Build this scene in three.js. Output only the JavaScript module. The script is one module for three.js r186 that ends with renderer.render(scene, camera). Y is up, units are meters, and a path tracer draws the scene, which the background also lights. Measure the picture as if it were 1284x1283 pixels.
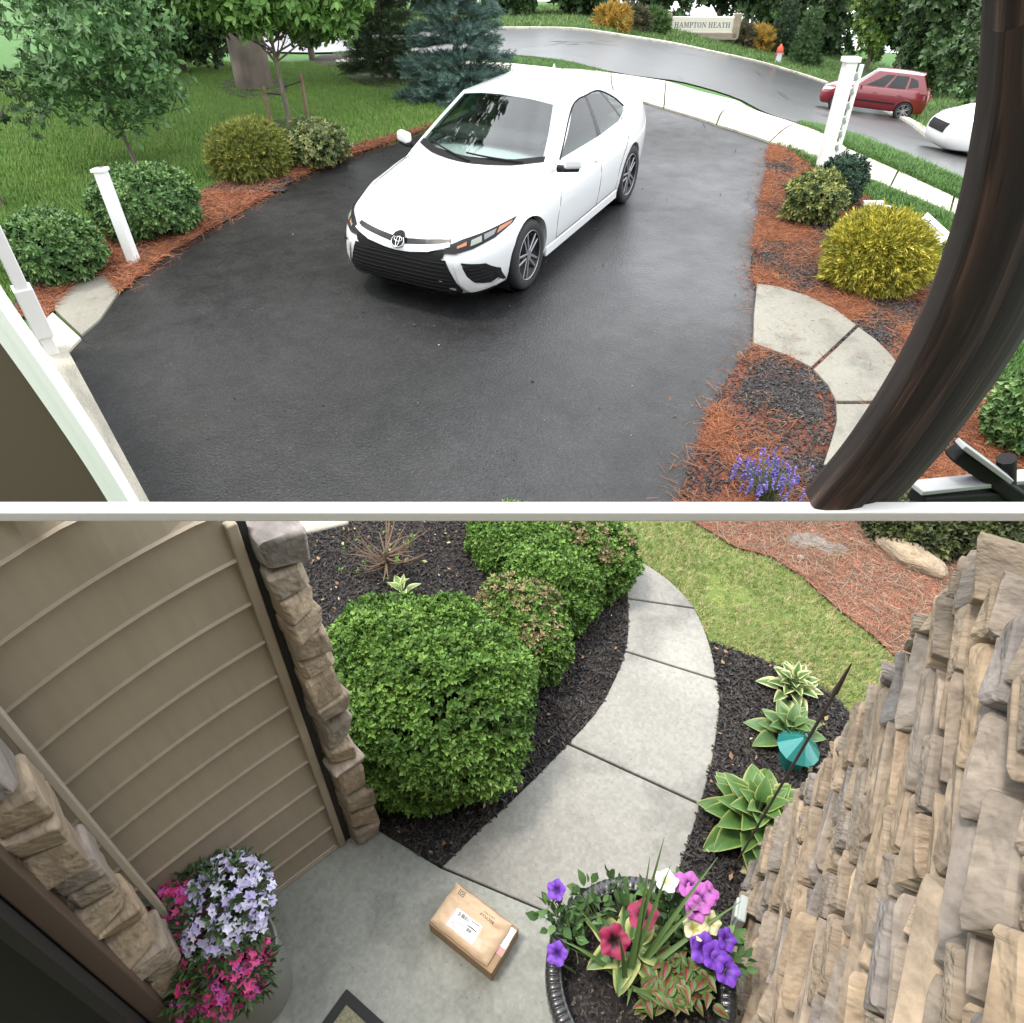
import * as THREE from 'three';
import { RoundedBoxGeometry } from 'three/addons/geometries/RoundedBoxGeometry.js';
import { mergeGeometries, mergeVertices } from 'three/addons/utils/BufferGeometryUtils.js';
import { TessellateModifier } from 'three/addons/modifiers/TessellateModifier.js';
import { Brush, Evaluator, SUBTRACTION } from 'three-bvh-csg';

// ---------------------------------------------------------------- camera, sky, sun, exposure
const scene = new THREE.Scene();
const PITCH = 39.2 * Math.PI / 180, FOCAL = 836, EYE = 2.8;      // focal length in pixels of a 1284 wide picture
const camera = new THREE.PerspectiveCamera(2 * Math.atan(641.5 / FOCAL) * 180 / Math.PI, 1284 / 1283, 0.05, 2000);
camera.position.set(0, EYE, 0);
camera.rotation.set(-PITCH, 0, 0);
const renderer = new THREE.WebGLRenderer({ antialias: true });
renderer.setSize(1024, 1023);
renderer.toneMapping = THREE.LinearToneMapping;
renderer.toneMappingExposure = 1.9;
renderer.shadowMap.enabled = true;

function rngOf(seed) { let a = seed >>> 0; return () => { a = (a + 0x6D2B79F5) >>> 0; let t = a; t = Math.imul(t ^ (t >>> 15), t | 1); t ^= t + Math.imul(t ^ (t >>> 7), t | 61); return ((t ^ (t >>> 14)) >>> 0) / 4294967296; }; }
const hash = (x, y, s) => { let h = Math.imul(x | 0, 374761393) + Math.imul(y | 0, 668265263) + Math.imul(s | 0, 974711); h = Math.imul(h ^ (h >>> 13), 1274126177); return ((h ^ (h >>> 16)) >>> 0) / 4294967296; };
const sstep = (a, b, x) => { const t = Math.min(1, Math.max(0, (x - a) / (b - a))); return t * t * (3 - 2 * t); };
const lerp = (a, b, t) => a + (b - a) * t;
function vnoise(x, y, per, seed = 0) {                           // value noise that repeats every per cells
  const xi = Math.floor(x), yi = Math.floor(y), fx = x - xi, fy = y - yi, u = fx * fx * (3 - 2 * fx), v = fy * fy * (3 - 2 * fy);
  const w = (a) => ((a % per) + per) % per;
  return lerp(lerp(hash(w(xi), w(yi), seed), hash(w(xi + 1), w(yi), seed), u), lerp(hash(w(xi), w(yi + 1), seed), hash(w(xi + 1), w(yi + 1), seed), u), v);
}
function fbm(x, y, per, oct, seed = 0) { let s = 0, a = 0.5, n = 0; for (let i = 0; i < oct; i++) { s += a * vnoise(x, y, per, seed + i * 17); n += a; x *= 2; y *= 2; per *= 2; a *= 0.5; } return s / n; }

{ // overcast sky with soft cloud structure
  const w = 256, h = 128, data = new Float32Array(w * h * 4);
  for (let j = 0; j < h; j++) for (let i = 0; i < w; i++) {
    const el = (j + 0.5) / h * Math.PI - Math.PI / 2, up = Math.max(0, Math.sin(el));
    const c = fbm(i / w * 10, j / h * 5, 10, 4, 3);
    const L = (1.35 + 0.45 * up) * (0.78 + 0.44 * c) * (el < 0 ? 1.05 : 1);
    const k = (j * w + i) * 4;
    data[k] = L * 0.97; data[k + 1] = L * 1.0; data[k + 2] = L * 1.04; data[k + 3] = 1;
  }
  const t = new THREE.DataTexture(data, w, h, THREE.RGBAFormat, THREE.FloatType);
  t.mapping = THREE.EquirectangularReflectionMapping; t.magFilter = t.minFilter = THREE.LinearFilter; t.needsUpdate = true;
  scene.background = t; scene.environment = t;
  scene.backgroundIntensity = 1.0; scene.environmentIntensity = 1.0;
}
const sun = new THREE.DirectionalLight(0xfff4e6, 1.5);
sun.position.set(-9, 26, -8); sun.target.position.set(0, 0, -7);
sun.castShadow = true; sun.shadow.radius = 20; sun.shadow.mapSize.set(2048, 2048);
Object.assign(sun.shadow.camera, { left: -30, right: 30, top: 30, bottom: -30, near: 1, far: 90 });
scene.add(sun, sun.target);

// ---------------------------------------------------------------- helpers
const V = (x, y, z) => new THREE.Vector3(x, y, z);
const names = {};
function numbered(n) { names[n] = (names[n] ?? -1) + 1; return names[n] ? n + '_' + String(names[n]).padStart(3, '0') : n; }
function tag(o, label, category, group) { o.userData = { ...o.userData, label, category }; if (group) o.userData.group = group; return o; }
function thing(name, label, category, pos = [0, 0, 0], group) { const g = new THREE.Group(); g.name = numbered(name); g.position.set(...pos); scene.add(g); return tag(g, label, category, group); }
function mesh(name, geo, mat, parent) { const m = new THREE.Mesh(geo, mat); m.name = parent ? name : numbered(name); m.castShadow = m.receiveShadow = true; (parent || scene).add(m); return m; }
function struct(name, geo, mat) { const m = mesh(name, geo, mat); m.userData.kind = 'structure'; return m; }
function structGroup(name) { const g = new THREE.Group(); g.name = numbered(name); g.userData.kind = 'structure'; scene.add(g); return g; }
function strip(g) { if (g.index) g = g.toNonIndexed(); for (const k of Object.keys(g.attributes)) if (!['position', 'normal', 'uv', 'color'].includes(k)) g.deleteAttribute(k); if (!g.attributes.uv) g.setAttribute('uv', new THREE.Float32BufferAttribute(new Float32Array(g.attributes.position.count * 2), 2)); return g; }
const merge = (list) => { const l = list.map(strip); const col = l.some((g) => g.attributes.color); if (col) for (const g of l) if (!g.attributes.color) g.setAttribute('color', new THREE.Float32BufferAttribute(new Float32Array(g.attributes.position.count * 3).fill(1), 3)); return mergeGeometries(l); };
const M4 = (pos, rot = [0, 0, 0], sc = [1, 1, 1]) => new THREE.Matrix4().compose(V(...pos), new THREE.Quaternion().setFromEuler(new THREE.Euler(...rot)), V(...sc));
const boxG = (w, h, d, pos = [0, 0, 0], rot) => new THREE.BoxGeometry(w, h, d).applyMatrix4(M4(pos, rot));
const rboxG = (w, h, d, r, pos = [0, 0, 0], rot) => new RoundedBoxGeometry(w, h, d, 2, r).applyMatrix4(M4(pos, rot));
function bar(a, b, r0, r1 = r0, seg = 6) { const d = b.clone().sub(a), g = new THREE.CylinderGeometry(r1, r0, d.length(), seg, 1); g.translate(0, d.length() / 2, 0); g.applyQuaternion(new THREE.Quaternion().setFromUnitVectors(V(0, 1, 0), d.normalize())); g.translate(a.x, a.y, a.z); return g; }
function taperTube(pts, r0, r1, seg = 8, n = 10) {                 // tapered bent limb
  const c = new THREE.CatmullRomCurve3(pts), g = new THREE.TubeGeometry(c, n, 1, seg, false), p = g.attributes.position;
  for (let i = 0; i <= n; i++) { const o = c.getPointAt(i / n), r = lerp(r0, r1, i / n); for (let j = 0; j <= seg; j++) { const k = i * (seg + 1) + j; p.setXYZ(k, o.x + (p.getX(k) - o.x) * r, o.y + (p.getY(k) - o.y) * r, o.z + (p.getZ(k) - o.z) * r); } }
  g.computeVertexNormals(); return g;
}
// terrain: flat porch yard, driveway rising gently away, then levelling; it dips towards the street on the right and falls away far off
function groundY(x, z) {
  const d = -z;
  let y = d < 3.1 ? 0 : d < 3.76 ? (d - 3.1) ** 2 / 0.66 * 0.5 * 0.0734 : 0.0734 * (d - 3.43);
  const top = 0.0734 * (13 - 3.43);
  if (d > 12) { const e = d - 12; y = d < 14 ? 0.0734 * 8.57 + 0.0734 * (e - e * e / 4) : top; }
  if (d > 4) {                                                       // beyond the pavement the ground drops to the street, more to the right
    const q = 0.836 * x + 0.548 * d - 9.95 - 0.6, most = lerp(0.5, 4.4, sstep(0.05, 0.47, x / d));
    if (q > 0) { const k = 0.168 * (Math.sqrt(q * q + 0.5) - 0.707); y -= most * (1 - Math.exp(-k / most - 0.5 * (k / most) ** 2)); }
  }
  const far = Math.hypot(x, d);
  if (far > 85) y -= 0.2 * (far - 85) ** 2 / (far - 60);
  return y;
}
const CP = Math.cos(PITCH), SP = Math.sin(PITCH);
function rayDir(px, py) { const a = (px - 642) / FOCAL, b = (641.5 - py) / FOCAL; return V(a, b * CP - SP, -(CP + b * SP)); }
function G(px, py) {                                               // the ground point seen at a pixel of the photograph
  const r = rayDir(px, py); let t0 = 0.3, t = 0.3;
  while (t < 90) { const y = EYE + r.y * t - groundY(r.x * t, r.z * t); if (y < 0) break; t0 = t; t += Math.max(0.05, t * 0.02); }
  let a = t0, b = t; for (let i = 0; i < 40; i++) { const m = (a + b) / 2; if (EYE + r.y * m - groundY(r.x * m, r.z * m) < 0) b = m; else a = m; }
  return V(r.x * a, groundY(r.x * a, r.z * a), r.z * a);
}
const P = (px, py, d) => { const r = rayDir(px, py), t = d / -r.z; return V(r.x * t, EYE + r.y * t, -d); };   // at depth d
const pxSize = (v) => (( -v.z) * CP + (EYE - v.y) * SP) / FOCAL;     // metres per photograph pixel at a point
const G2 = ([x, y]) => { const g = G(x, y); return new THREE.Vector2(g.x, -g.z); };
function smoothLoop(pts) { return pts; }
function curvePts(pts, n = 6) { const c = new THREE.SplineCurve(pts.map((p) => G2(p))); return c.getPoints((pts.length - 1) * n); }
const inPoly = (poly, x, y) => { let c = false; for (let i = 0, j = poly.length - 1; i < poly.length; j = i++) { const a = poly[i], b = poly[j]; if ((a.y > y) !== (b.y > y) && x < (b.x - a.x) * (y - a.y) / (b.y - a.y) + a.x) c = !c; } return c; };
function drapeXZ(g, lift, bumpAmp = 0, seed = 5) {                  // a flat shape in (x, -z) laid over the terrain
  const p = g.attributes.position, uv = new Float32Array(p.count * 2);
  for (let i = 0; i < p.count; i++) { const x = p.getX(i), z = -p.getY(i), k = p.getZ(i); uv[2 * i] = x; uv[2 * i + 1] = z; p.setXYZ(i, x, groundY(x, z) + lift + k + (bumpAmp ? bumpAmp * fbm(x * 4 + 100, z * 4 + 100, 4096, 3, seed) : 0), z); }
  g.setAttribute('uv', new THREE.BufferAttribute(uv, 2)); g.computeVertexNormals(); return g;
}
function sheet(poly, lift, edge = 0.4, bumpAmp = 0, smooth = true) {
  let g = new THREE.ShapeGeometry(new THREE.Shape(poly));
  g = new TessellateModifier(edge, 7).modify(g);
  g = drapeXZ(g, lift, bumpAmp); if (smooth) { g.deleteAttribute('normal'); g = mergeVertices(g, 1e-4); g.computeVertexNormals(); } return g;
}
function slab(poly, top, thick, bevel = 0.006, edge = 0.5) {
  let g = new THREE.ExtrudeGeometry(new THREE.Shape(poly), { depth: thick - bevel, bevelEnabled: true, bevelThickness: bevel, bevelSize: bevel, bevelOffset: -bevel, bevelSegments: 2, steps: 1 });
  g = new TessellateModifier(edge, 5).modify(g); return drapeXZ(g, top - thick, 0);
}
// ---------------------------------------------------------------- textures
function tex(n, fn, srgb = true, n2 = n) {
  const d = new Uint8Array(n * n2 * 4), c = [0, 0, 0];
  for (let j = 0; j < n2; j++) for (let i = 0; i < n; i++) { fn(i / n, j / n2, c, i, j); const k = (j * n + i) * 4; for (let q = 0; q < 3; q++) d[k + q] = Math.max(0, Math.min(255, c[q] * 255)); d[k + 3] = 255; }
  const t = new THREE.DataTexture(d, n, n2); t.wrapS = t.wrapT = THREE.RepeatWrapping; t.magFilter = t.minFilter = THREE.LinearFilter; if (srgb) t.colorSpace = THREE.SRGBColorSpace; t.needsUpdate = true; return t;
}
const rep = (t, r, r2 = r) => { t.repeat.set(r, r2); return t; };
const grey = (c, v) => { c[0] = c[1] = c[2] = v; };
function canvasTex(w, h, draw, srgb = true) { const c = document.createElement('canvas'); c.width = w; c.height = h; draw(c.getContext('2d'), w, h); const t = new THREE.CanvasTexture(c); t.wrapS = t.wrapT = THREE.RepeatWrapping; if (srgb) t.colorSpace = THREE.SRGBColorSpace; return t; }
function strokes(n, base, count, cols, len, wid, seed) {           // litter of short strips: bark mulch, pine straw
  return canvasTex(n, n, (g) => {
    const r = rngOf(seed); g.fillStyle = base; g.fillRect(0, 0, n, n); g.lineCap = 'round';
    for (let i = 0; i < count; i++) { const x = r() * n, y = r() * n, a = r() * 6.283, l = len * (0.4 + r()), k = Math.floor(r() * cols.length); g.strokeStyle = cols[k]; g.lineWidth = wid * (0.5 + r()); const bx = (r() - 0.5) * l * 0.4, by = (r() - 0.5) * l * 0.4;
      for (const [ox, oy] of [[0, 0], [n, 0], [0, n], [-n, 0], [0, -n]]) { g.beginPath(); g.moveTo(x + ox, y + oy); g.quadraticCurveTo(x + ox + Math.cos(a) * l / 2 + bx, y + oy + Math.sin(a) * l / 2 + by, x + ox + Math.cos(a) * l, y + oy + Math.sin(a) * l); g.stroke(); } }
  });
}
const std = (o) => new THREE.MeshStandardMaterial({ roughness: 0.8, ...o });
const phys = (o) => new THREE.MeshPhysicalMaterial({ roughness: 0.8, ...o });
const rgb = (r, g, b) => new THREE.Color().setRGB(r, g, b);
const asphaltMap = rep(tex(2048, (u, v, c, i, j) => {
  const big = fbm(u * 8, v * 8, 8, 4, 1), mid = fbm(u * 64, v * 64, 64, 2, 9), gr = hash(i, j, 4), st = vnoise(u * 700, v * 700, 700, 8);
  let k = 0.128 + 0.085 * (big - 0.5) + 0.05 * (mid - 0.5) + 0.09 * (st - 0.5) + 0.06 * (gr - 0.5);
  if (hash(i >> 1, j >> 1, 6) > 0.9965) k += 0.16; c[0] = k; c[1] = k * 1.0; c[2] = k * 1.03; }), 1 / 8);
const asphaltBump = rep(tex(1024, (u, v, c, i, j) => grey(c, 0.5 * vnoise(u * 420, v * 420, 420, 8) + 0.3 * hash(i, j, 3) + 0.2 * fbm(u * 60, v * 60, 60, 2, 2)), false), 1 / 4);
const asphaltRough = rep(tex(512, (u, v, c) => { const w = fbm(u * 5, v * 5, 5, 5, 21); grey(c, 0.46 + 0.5 * (w - 0.5) + 0.1 * (fbm(u * 60, v * 60, 60, 2, 5) - 0.5)); }, false), 1 / 9);
const concreteMap = (seed, tint) => rep(tex(1024, (u, v, c, i, j) => {
  const big = fbm(u * 5, v * 5, 5, 5, seed), fine = fbm(u * 160, v * 160, 160, 2, seed + 3), st = sstep(0.56, 0.75, fbm(u * 9, v * 9, 9, 5, seed + 40));
  let k = 0.645 + 0.16 * (big - 0.5) + 0.10 * (fine - 0.5) + 0.05 * (hash(i, j, seed) - 0.5) - 0.07 * st; if (hash(i >> 1, j >> 1, seed + 9) > 0.9985) k -= 0.16;
  c[0] = k * tint[0]; c[1] = k * tint[1]; c[2] = k * tint[2]; }), 1 / 2.2);
const concreteBump = rep(tex(512, (u, v, c, i, j) => grey(c, 0.6 * fbm(u * 120, v * 120, 120, 2, 3) + 0.4 * hash(i, j, 7)), false), 1 / 1.0);
const blackMulchMap = rep(strokes(1024, '#171516', 14000, ['#1b191a', '#2a2727', '#100f10', '#3a3534', '#231f1f', '#2e2a2c', '#0c0b0c', '#4a4038'], 18, 3.2, 7), 1 / 1.1);
const redMulchMap = rep(strokes(1024, '#4a2a1e', 16000, ['#8a4a30', '#6d3824', '#a05c3e', '#5a2f20', '#b06c4c', '#3a2018', '#7d452e'], 34, 1.7, 11), 1 / 1.3);
const lawnSoilMap = rep(strokes(1024, '#4f5a2c', 9000, ['#5d6b33', '#46552a', '#77733f', '#6b7a3a', '#8a7f52', '#3d4a25'], 16, 1.8, 13), 1 / 1.2);
const greenSoilMap = rep(strokes(512, '#2c4a1c', 5000, ['#33571f', '#264418', '#3e6626', '#4a6a30', '#1f3813'], 14, 2, 15), 1 / 1.5);
const woodMap = tex(256, (u, v, c) => { const g = fbm(u * 26, v * 3, 26, 4, 61), k = fbm(u * 4, v * 4, 4, 3, 62), r = 0.5 + 0.5 * Math.sin((u * 12 + g * 3 + k * 2) * 6.283); const q = 0.07 + 0.22 * g * g + 0.09 * r * g + 0.14 * (k - 0.5); c[0] = q * 1.25; c[1] = q * 0.95; c[2] = q * 0.82; }, true, 1024);
const barkMap = tex(256, (u, v, c) => { const g = fbm(u * 24, v * 8, 8, 4, 71); const q = 0.26 + 0.3 * g; c[0] = q * 1.06; c[1] = q * 0.96; c[2] = q * 0.86; });
const sidingMap = rep(tex(512, (u, v, c, i, j) => { const k = 0.615 + 0.035 * (fbm(u * 60, v * 6, 6, 3, 81) - 0.5) + 0.05 * (fbm(u * 4, v * 4, 4, 4, 83) - 0.5) + 0.012 * (hash(i, j, 2) - 0.5); c[0] = k * 1.05; c[1] = k * 0.985; c[2] = k * 0.89; }), 1);
const stoneMap = tex(512, (u, v, c, i, j) => { const a = fbm(u * 6, v * 6, 6, 5, 91), b = fbm(u * 30, v * 30, 30, 3, 95), t = fbm(u * 3, v * 3, 3, 3, 97); const k = 0.76 + 0.34 * (a - 0.5) + 0.22 * (b - 0.5) + 0.05 * (hash(i, j, 5) - 0.5); c[0] = k * (1.0 + 0.05 * (t - 0.5)); c[1] = k * 0.985; c[2] = k * (0.965 - 0.08 * (t - 0.5)); });
const stoneBump = tex(512, (u, v, c) => grey(c, 0.65 * fbm(u * 10, v * 10, 10, 5, 33) + 0.35 * fbm(u * 50, v * 50, 50, 2, 34)), false);

const MAT = {
  asphalt: phys({ map: asphaltMap, bumpMap: asphaltBump, bumpScale: 0.004, roughnessMap: asphaltRough, roughness: 1, specularIntensity: 1 }),
  street: phys({ color: rgb(1.5, 1.5, 1.55), map: asphaltMap, bumpMap: asphaltBump, bumpScale: 0.0015, roughness: 0.3 }),
  walk: std({ map: concreteMap(101, [0.87, 0.86, 0.825]), bumpMap: concreteBump, bumpScale: 0.0015, roughness: 0.85 }),
  porch: std({ map: concreteMap(131, [0.86, 0.87, 0.83]), bumpMap: concreteBump, bumpScale: 0.0012, roughness: 0.75 }),
  apron: std({ map: concreteMap(151, [1.12, 1.09, 1.0]), bumpMap: concreteBump, bumpScale: 0.0015, roughness: 0.6 }),
  greywalk: std({ map: concreteMap(171, [0.74, 0.725, 0.665]), bumpMap: concreteBump, bumpScale: 0.0015, roughness: 0.7 }),
  blackMulch: std({ color: rgb(1.5, 1.42, 1.45), map: blackMulchMap, bumpMap: blackMulchMap, bumpScale: 0.012, roughness: 0.9 }),
  redMulch: std({ color: rgb(1.05, 1.02, 1.0), map: redMulchMap, bumpMap: redMulchMap, bumpScale: 0.012, roughness: 0.95 }),
  lawnSoil: std({ color: rgb(1.5, 1.55, 1.5), map: lawnSoilMap, roughness: 1 }), greenSoil: std({ color: rgb(1.5, 1.6, 1.4), map: greenSoilMap, roughness: 1 }),
  wood: std({ map: woodMap, bumpMap: woodMap, bumpScale: 0.02, roughness: 0.9 }),
  bark: std({ map: barkMap, bumpMap: barkMap, bumpScale: 0.01, roughness: 0.9 }),
  siding: std({ color: rgb(0.82, 0.785, 0.735), map: sidingMap, roughness: 0.55 }), sidingTrim: std({ color: rgb(0.36, 0.31, 0.25), roughness: 0.5 }),
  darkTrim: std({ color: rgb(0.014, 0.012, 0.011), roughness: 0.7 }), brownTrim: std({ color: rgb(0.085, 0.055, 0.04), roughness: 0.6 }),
  white: std({ color: rgb(0.82, 0.82, 0.8), roughness: 0.45 }), beam: std({ color: rgb(0.80, 0.80, 0.79), roughness: 0.6 }),
  paint: phys({ color: rgb(0.71, 0.73, 0.745), roughness: 0.35, clearcoat: 1, clearcoatRoughness: 0.04 }),
  black: phys({ color: rgb(0.01, 0.01, 0.011), roughness: 0.35, specularIntensity: 0.7 }), rubber: std({ color: rgb(0.022, 0.022, 0.023), roughness: 0.8 }),
  plastic: phys({ color: rgb(0.012, 0.012, 0.013), roughness: 0.7, specularIntensity: 0.4 }),
  glass: phys({ color: rgb(0.62, 0.72, 0.68), roughness: 0.02, ior: 1.85, transmission: 1, thickness: 0 }), cabinDark: std({ color: rgb(0.03, 0.03, 0.032), roughness: 0.8 }), seat: std({ color: rgb(0.10, 0.10, 0.105), roughness: 0.8 }), sideGlass: phys({ color: rgb(0.22, 0.28, 0.26), roughness: 0.02, ior: 1.5, transmission: 1, thickness: 0 }),
  chrome: std({ color: rgb(0.75, 0.76, 0.78), roughness: 0.2, metalness: 1 }), silver: std({ color: rgb(0.42, 0.43, 0.45), roughness: 0.3, metalness: 0.9 }),
  amber: phys({ color: rgb(0.30, 0.085, 0.012), roughness: 0.2, clearcoat: 1 }), redLamp: phys({ color: rgb(0.45, 0.015, 0.02), roughness: 0.15, clearcoat: 1 }),
};
const stoneCols = [[0.40, 0.32, 0.235], [0.36, 0.295, 0.225], [0.33, 0.285, 0.24], [0.43, 0.35, 0.265], [0.285, 0.26, 0.245], [0.38, 0.305, 0.23], [0.35, 0.30, 0.25]];
const stoneMats = stoneCols.map((c, i) => { const t = stoneMap.clone(), b = stoneBump.clone(); t.offset.set(i * 0.17, i * 0.31); b.offset.copy(t.offset); t.repeat.set(1.6, 1.6); b.repeat.set(1.6, 1.6); return std({ color: rgb(c[0] * 1.5, c[1] * 1.5, c[2] * 1.5), map: t, bumpMap: b, bumpScale: 0.012, roughness: 0.9 }); });

// ---------------------------------------------------------------- leaves and instanced foliage
function leafG(len, wid, fold = 0.25, droop = 0.15) {               // a folded, pointed leaf along +y, 8 triangles
  const p = [], ix = [], rows = [[0, 0.06], [0.3, 0.8], [0.62, 0.92], [1, 0.02]];
  rows.forEach(([t, w]) => { const y = len * t, z = -droop * len * t * t; p.push(-wid * w / 2, y, z + fold * wid * w / 2, 0, y, z, wid * w / 2, y, z + fold * wid * w / 2); });
  for (let r = 0; r < 3; r++) { const a = r * 3; ix.push(a, a + 1, a + 3, a + 1, a + 4, a + 3, a + 1, a + 2, a + 4, a + 2, a + 5, a + 4); }
  const g = new THREE.BufferGeometry(); g.setAttribute('position', new THREE.Float32BufferAttribute(p, 3)); g.setIndex(ix); g.computeVertexNormals(); return g;
}
function leaf2(len, wid) { const g = new THREE.BufferGeometry(); g.setAttribute('position', new THREE.Float32BufferAttribute([0, 0, 0, -wid / 2, len * 0.5, wid * 0.15, 0, len, -len * 0.12, wid / 2, len * 0.5, wid * 0.15], 3)); g.setIndex([0, 2, 1, 0, 3, 2]); g.computeVertexNormals(); return g; }
function sprig(n, leaf, stem, spread, seed) {                     // leaves round a short twig pointing to +y
  const r = rngOf(seed), parts = [];
  for (let i = 0; i < n; i++) { const t = (i + 1) / n, a = i * 2.4 + r() * 0.8; parts.push(leaf.clone().applyMatrix4(M4([0, 0, 0], [0, 0, 0], [0.75 + r() * 0.5, 0.75 + r() * 0.5, 1])).applyMatrix4(new THREE.Matrix4().makeRotationX(-(spread * (1.15 - 0.75 * t) + (r() - 0.5) * 0.4))).applyMatrix4(M4([0, stem * t, 0], [0, a, 0]))); }
  return merge(parts);
}
function instanced(name, geo, mat, items, parent, cols, rand, stuff = true) {   // items: [pos, dir, scale, roll]
  const m = new THREE.InstancedMesh(geo, mat, items.length), q = new THREE.Quaternion(), q2 = new THREE.Quaternion(), c = new THREE.Color(), up = V(0, 1, 0), mm = new THREE.Matrix4();
  items.forEach(([p, d, s, tone], i) => { q.setFromUnitVectors(up, d); q2.setFromAxisAngle(up, rand() * 6.283); q.multiply(q2); mm.compose(p, q, V(s, s, s)); m.setMatrixAt(i, mm);
    if (cols) { const k = Math.min(cols.length - 1, Math.floor((tone ?? rand()) * cols.length)), v = 0.78 + 0.44 * rand(), a = cols[k]; m.setColorAt(i, c.setRGB(a[0] * v, a[1] * v, a[2] * v)); } });
  m.name = parent ? name : numbered(name); m.castShadow = m.receiveShadow = true; if (stuff) m.userData.kind = 'stuff'; (parent || scene).add(m); return m;
}
const leafMat = phys({ color: 0xffffff, roughness: 0.62, side: THREE.DoubleSide });
const softLeaf = phys({ color: 0xffffff, roughness: 0.8, side: THREE.DoubleSide, transmission: 0.25, thickness: 0 });
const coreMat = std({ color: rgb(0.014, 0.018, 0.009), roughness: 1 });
const randDir = (r) => { const z = r() * 2 - 1, a = r() * 6.283, s = Math.sqrt(1 - z * z); return V(s * Math.cos(a), z, s * Math.sin(a)); };
function blobG(rx, ry, rz, seed, amp = 0.15, det = 3) { const g = new THREE.IcosahedronGeometry(1, det), p = g.attributes.position, v = V(0, 0, 0); for (let i = 0; i < p.count; i++) { v.fromBufferAttribute(p, i); const k = 1 + amp * 2 * (fbm(v.x * 2 + 9, v.y * 2 + v.z * 2.3 + 9, 512, 3, seed) - 0.5); p.setXYZ(i, v.x * rx * k, v.y * ry * k, v.z * rz * k); } g.computeVertexNormals(); return g; }

function bush(name, label, cat, base, rx, ry, opt = {}) {           // dense clipped or loose shrub; base on the ground
  const o = { rz: rx, n: 2600, cols: [[0.05, 0.11, 0.02]], geo: SPRIG.box, seed: 1, sq: 2, rough: 0.07, size: 1, layers: 0.24, group: undefined, lift: 0.52, browntop: 0, ...opt };
  const t = thing(name, label, cat, [base.x, base.y, base.z], o.group), r = rngOf(o.seed * 7919 + 13), items = [];
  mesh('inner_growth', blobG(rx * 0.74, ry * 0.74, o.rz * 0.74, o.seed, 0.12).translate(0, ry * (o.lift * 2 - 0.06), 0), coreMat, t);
  for (let i = 0; i < o.n; i++) {
    const d = randDir(r); if (d.y < -0.72) d.y *= -0.5; d.normalize();
    const e = o.sq, sup = 1 / Math.pow(Math.pow(Math.abs(d.x), e) + Math.pow(Math.abs(d.y), e) + Math.pow(Math.abs(d.z), e), 1 / e);
    const nz = fbm(d.x * 3.2 + d.y * 2 + 20, d.z * 3.2 - d.y * 2 + 20, 512, 3, o.seed), lump = 1 + o.rough * 4 * (nz - 0.5), depth = 1 - o.layers * r() * r();
    const k = sup * lump * depth; const p = V(d.x * rx * k, ry * o.lift * 2 + d.y * ry * k, d.z * o.rz * k); if (p.y < 0.01) p.y = 0.01 + r() * 0.05;
    const dir = V(d.x / rx, d.y / ry + (o.upward ?? 0.5), d.z / o.rz).normalize().addScaledVector(randDir(r), o.jitter ?? 0.55).normalize();
    let tone; if (o.browntop && d.y > 0.55 && nz > 0.47 && r() < o.browntop) tone = 0.999; else if (o.browntop) tone = r() * (o.cols.length - 1) / o.cols.length;
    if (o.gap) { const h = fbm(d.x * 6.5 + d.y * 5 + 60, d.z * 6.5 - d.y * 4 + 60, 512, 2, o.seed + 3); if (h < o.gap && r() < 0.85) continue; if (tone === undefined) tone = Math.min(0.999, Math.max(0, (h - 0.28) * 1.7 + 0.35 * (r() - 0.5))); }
    items.push([p, dir, o.size * (0.7 + 0.6 * r()), tone]);
  }
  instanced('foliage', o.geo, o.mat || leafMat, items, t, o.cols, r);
  const st = []; for (let i = 0; i < 5; i++) { const a = r() * 6.28; st.push(bar(V(Math.cos(a) * rx * 0.12, 0, Math.sin(a) * rx * 0.12), V(Math.cos(a) * rx * 0.4, ry * 0.9, Math.sin(a) * rx * 0.4), 0.012, 0.006, 5)); }
  mesh('stem', merge(st), MAT.bark, t); return t;
}
const SPRIG = {
  box: sprig(9, leaf2(0.019, 0.0115), 0.03, 1.15, 3), shrub: sprig(10, leaf2(0.050, 0.027), 0.07, 1.2, 4), gold: sprig(18, leaf2(0.055, 0.008), 0.13, 0.8, 5),
  big: sprig(7, leafG(0.17, 0.075), 0.2, 1.5, 6), wood: sprig(9, leaf2(0.42, 0.26), 0.5, 1.4, 7), needle: sprig(22, leaf2(0.075, 0.011), 0.20, 0.85, 8), needleBig: sprig(20, leaf2(0.20, 0.035), 0.4, 0.9, 9),
};
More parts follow.
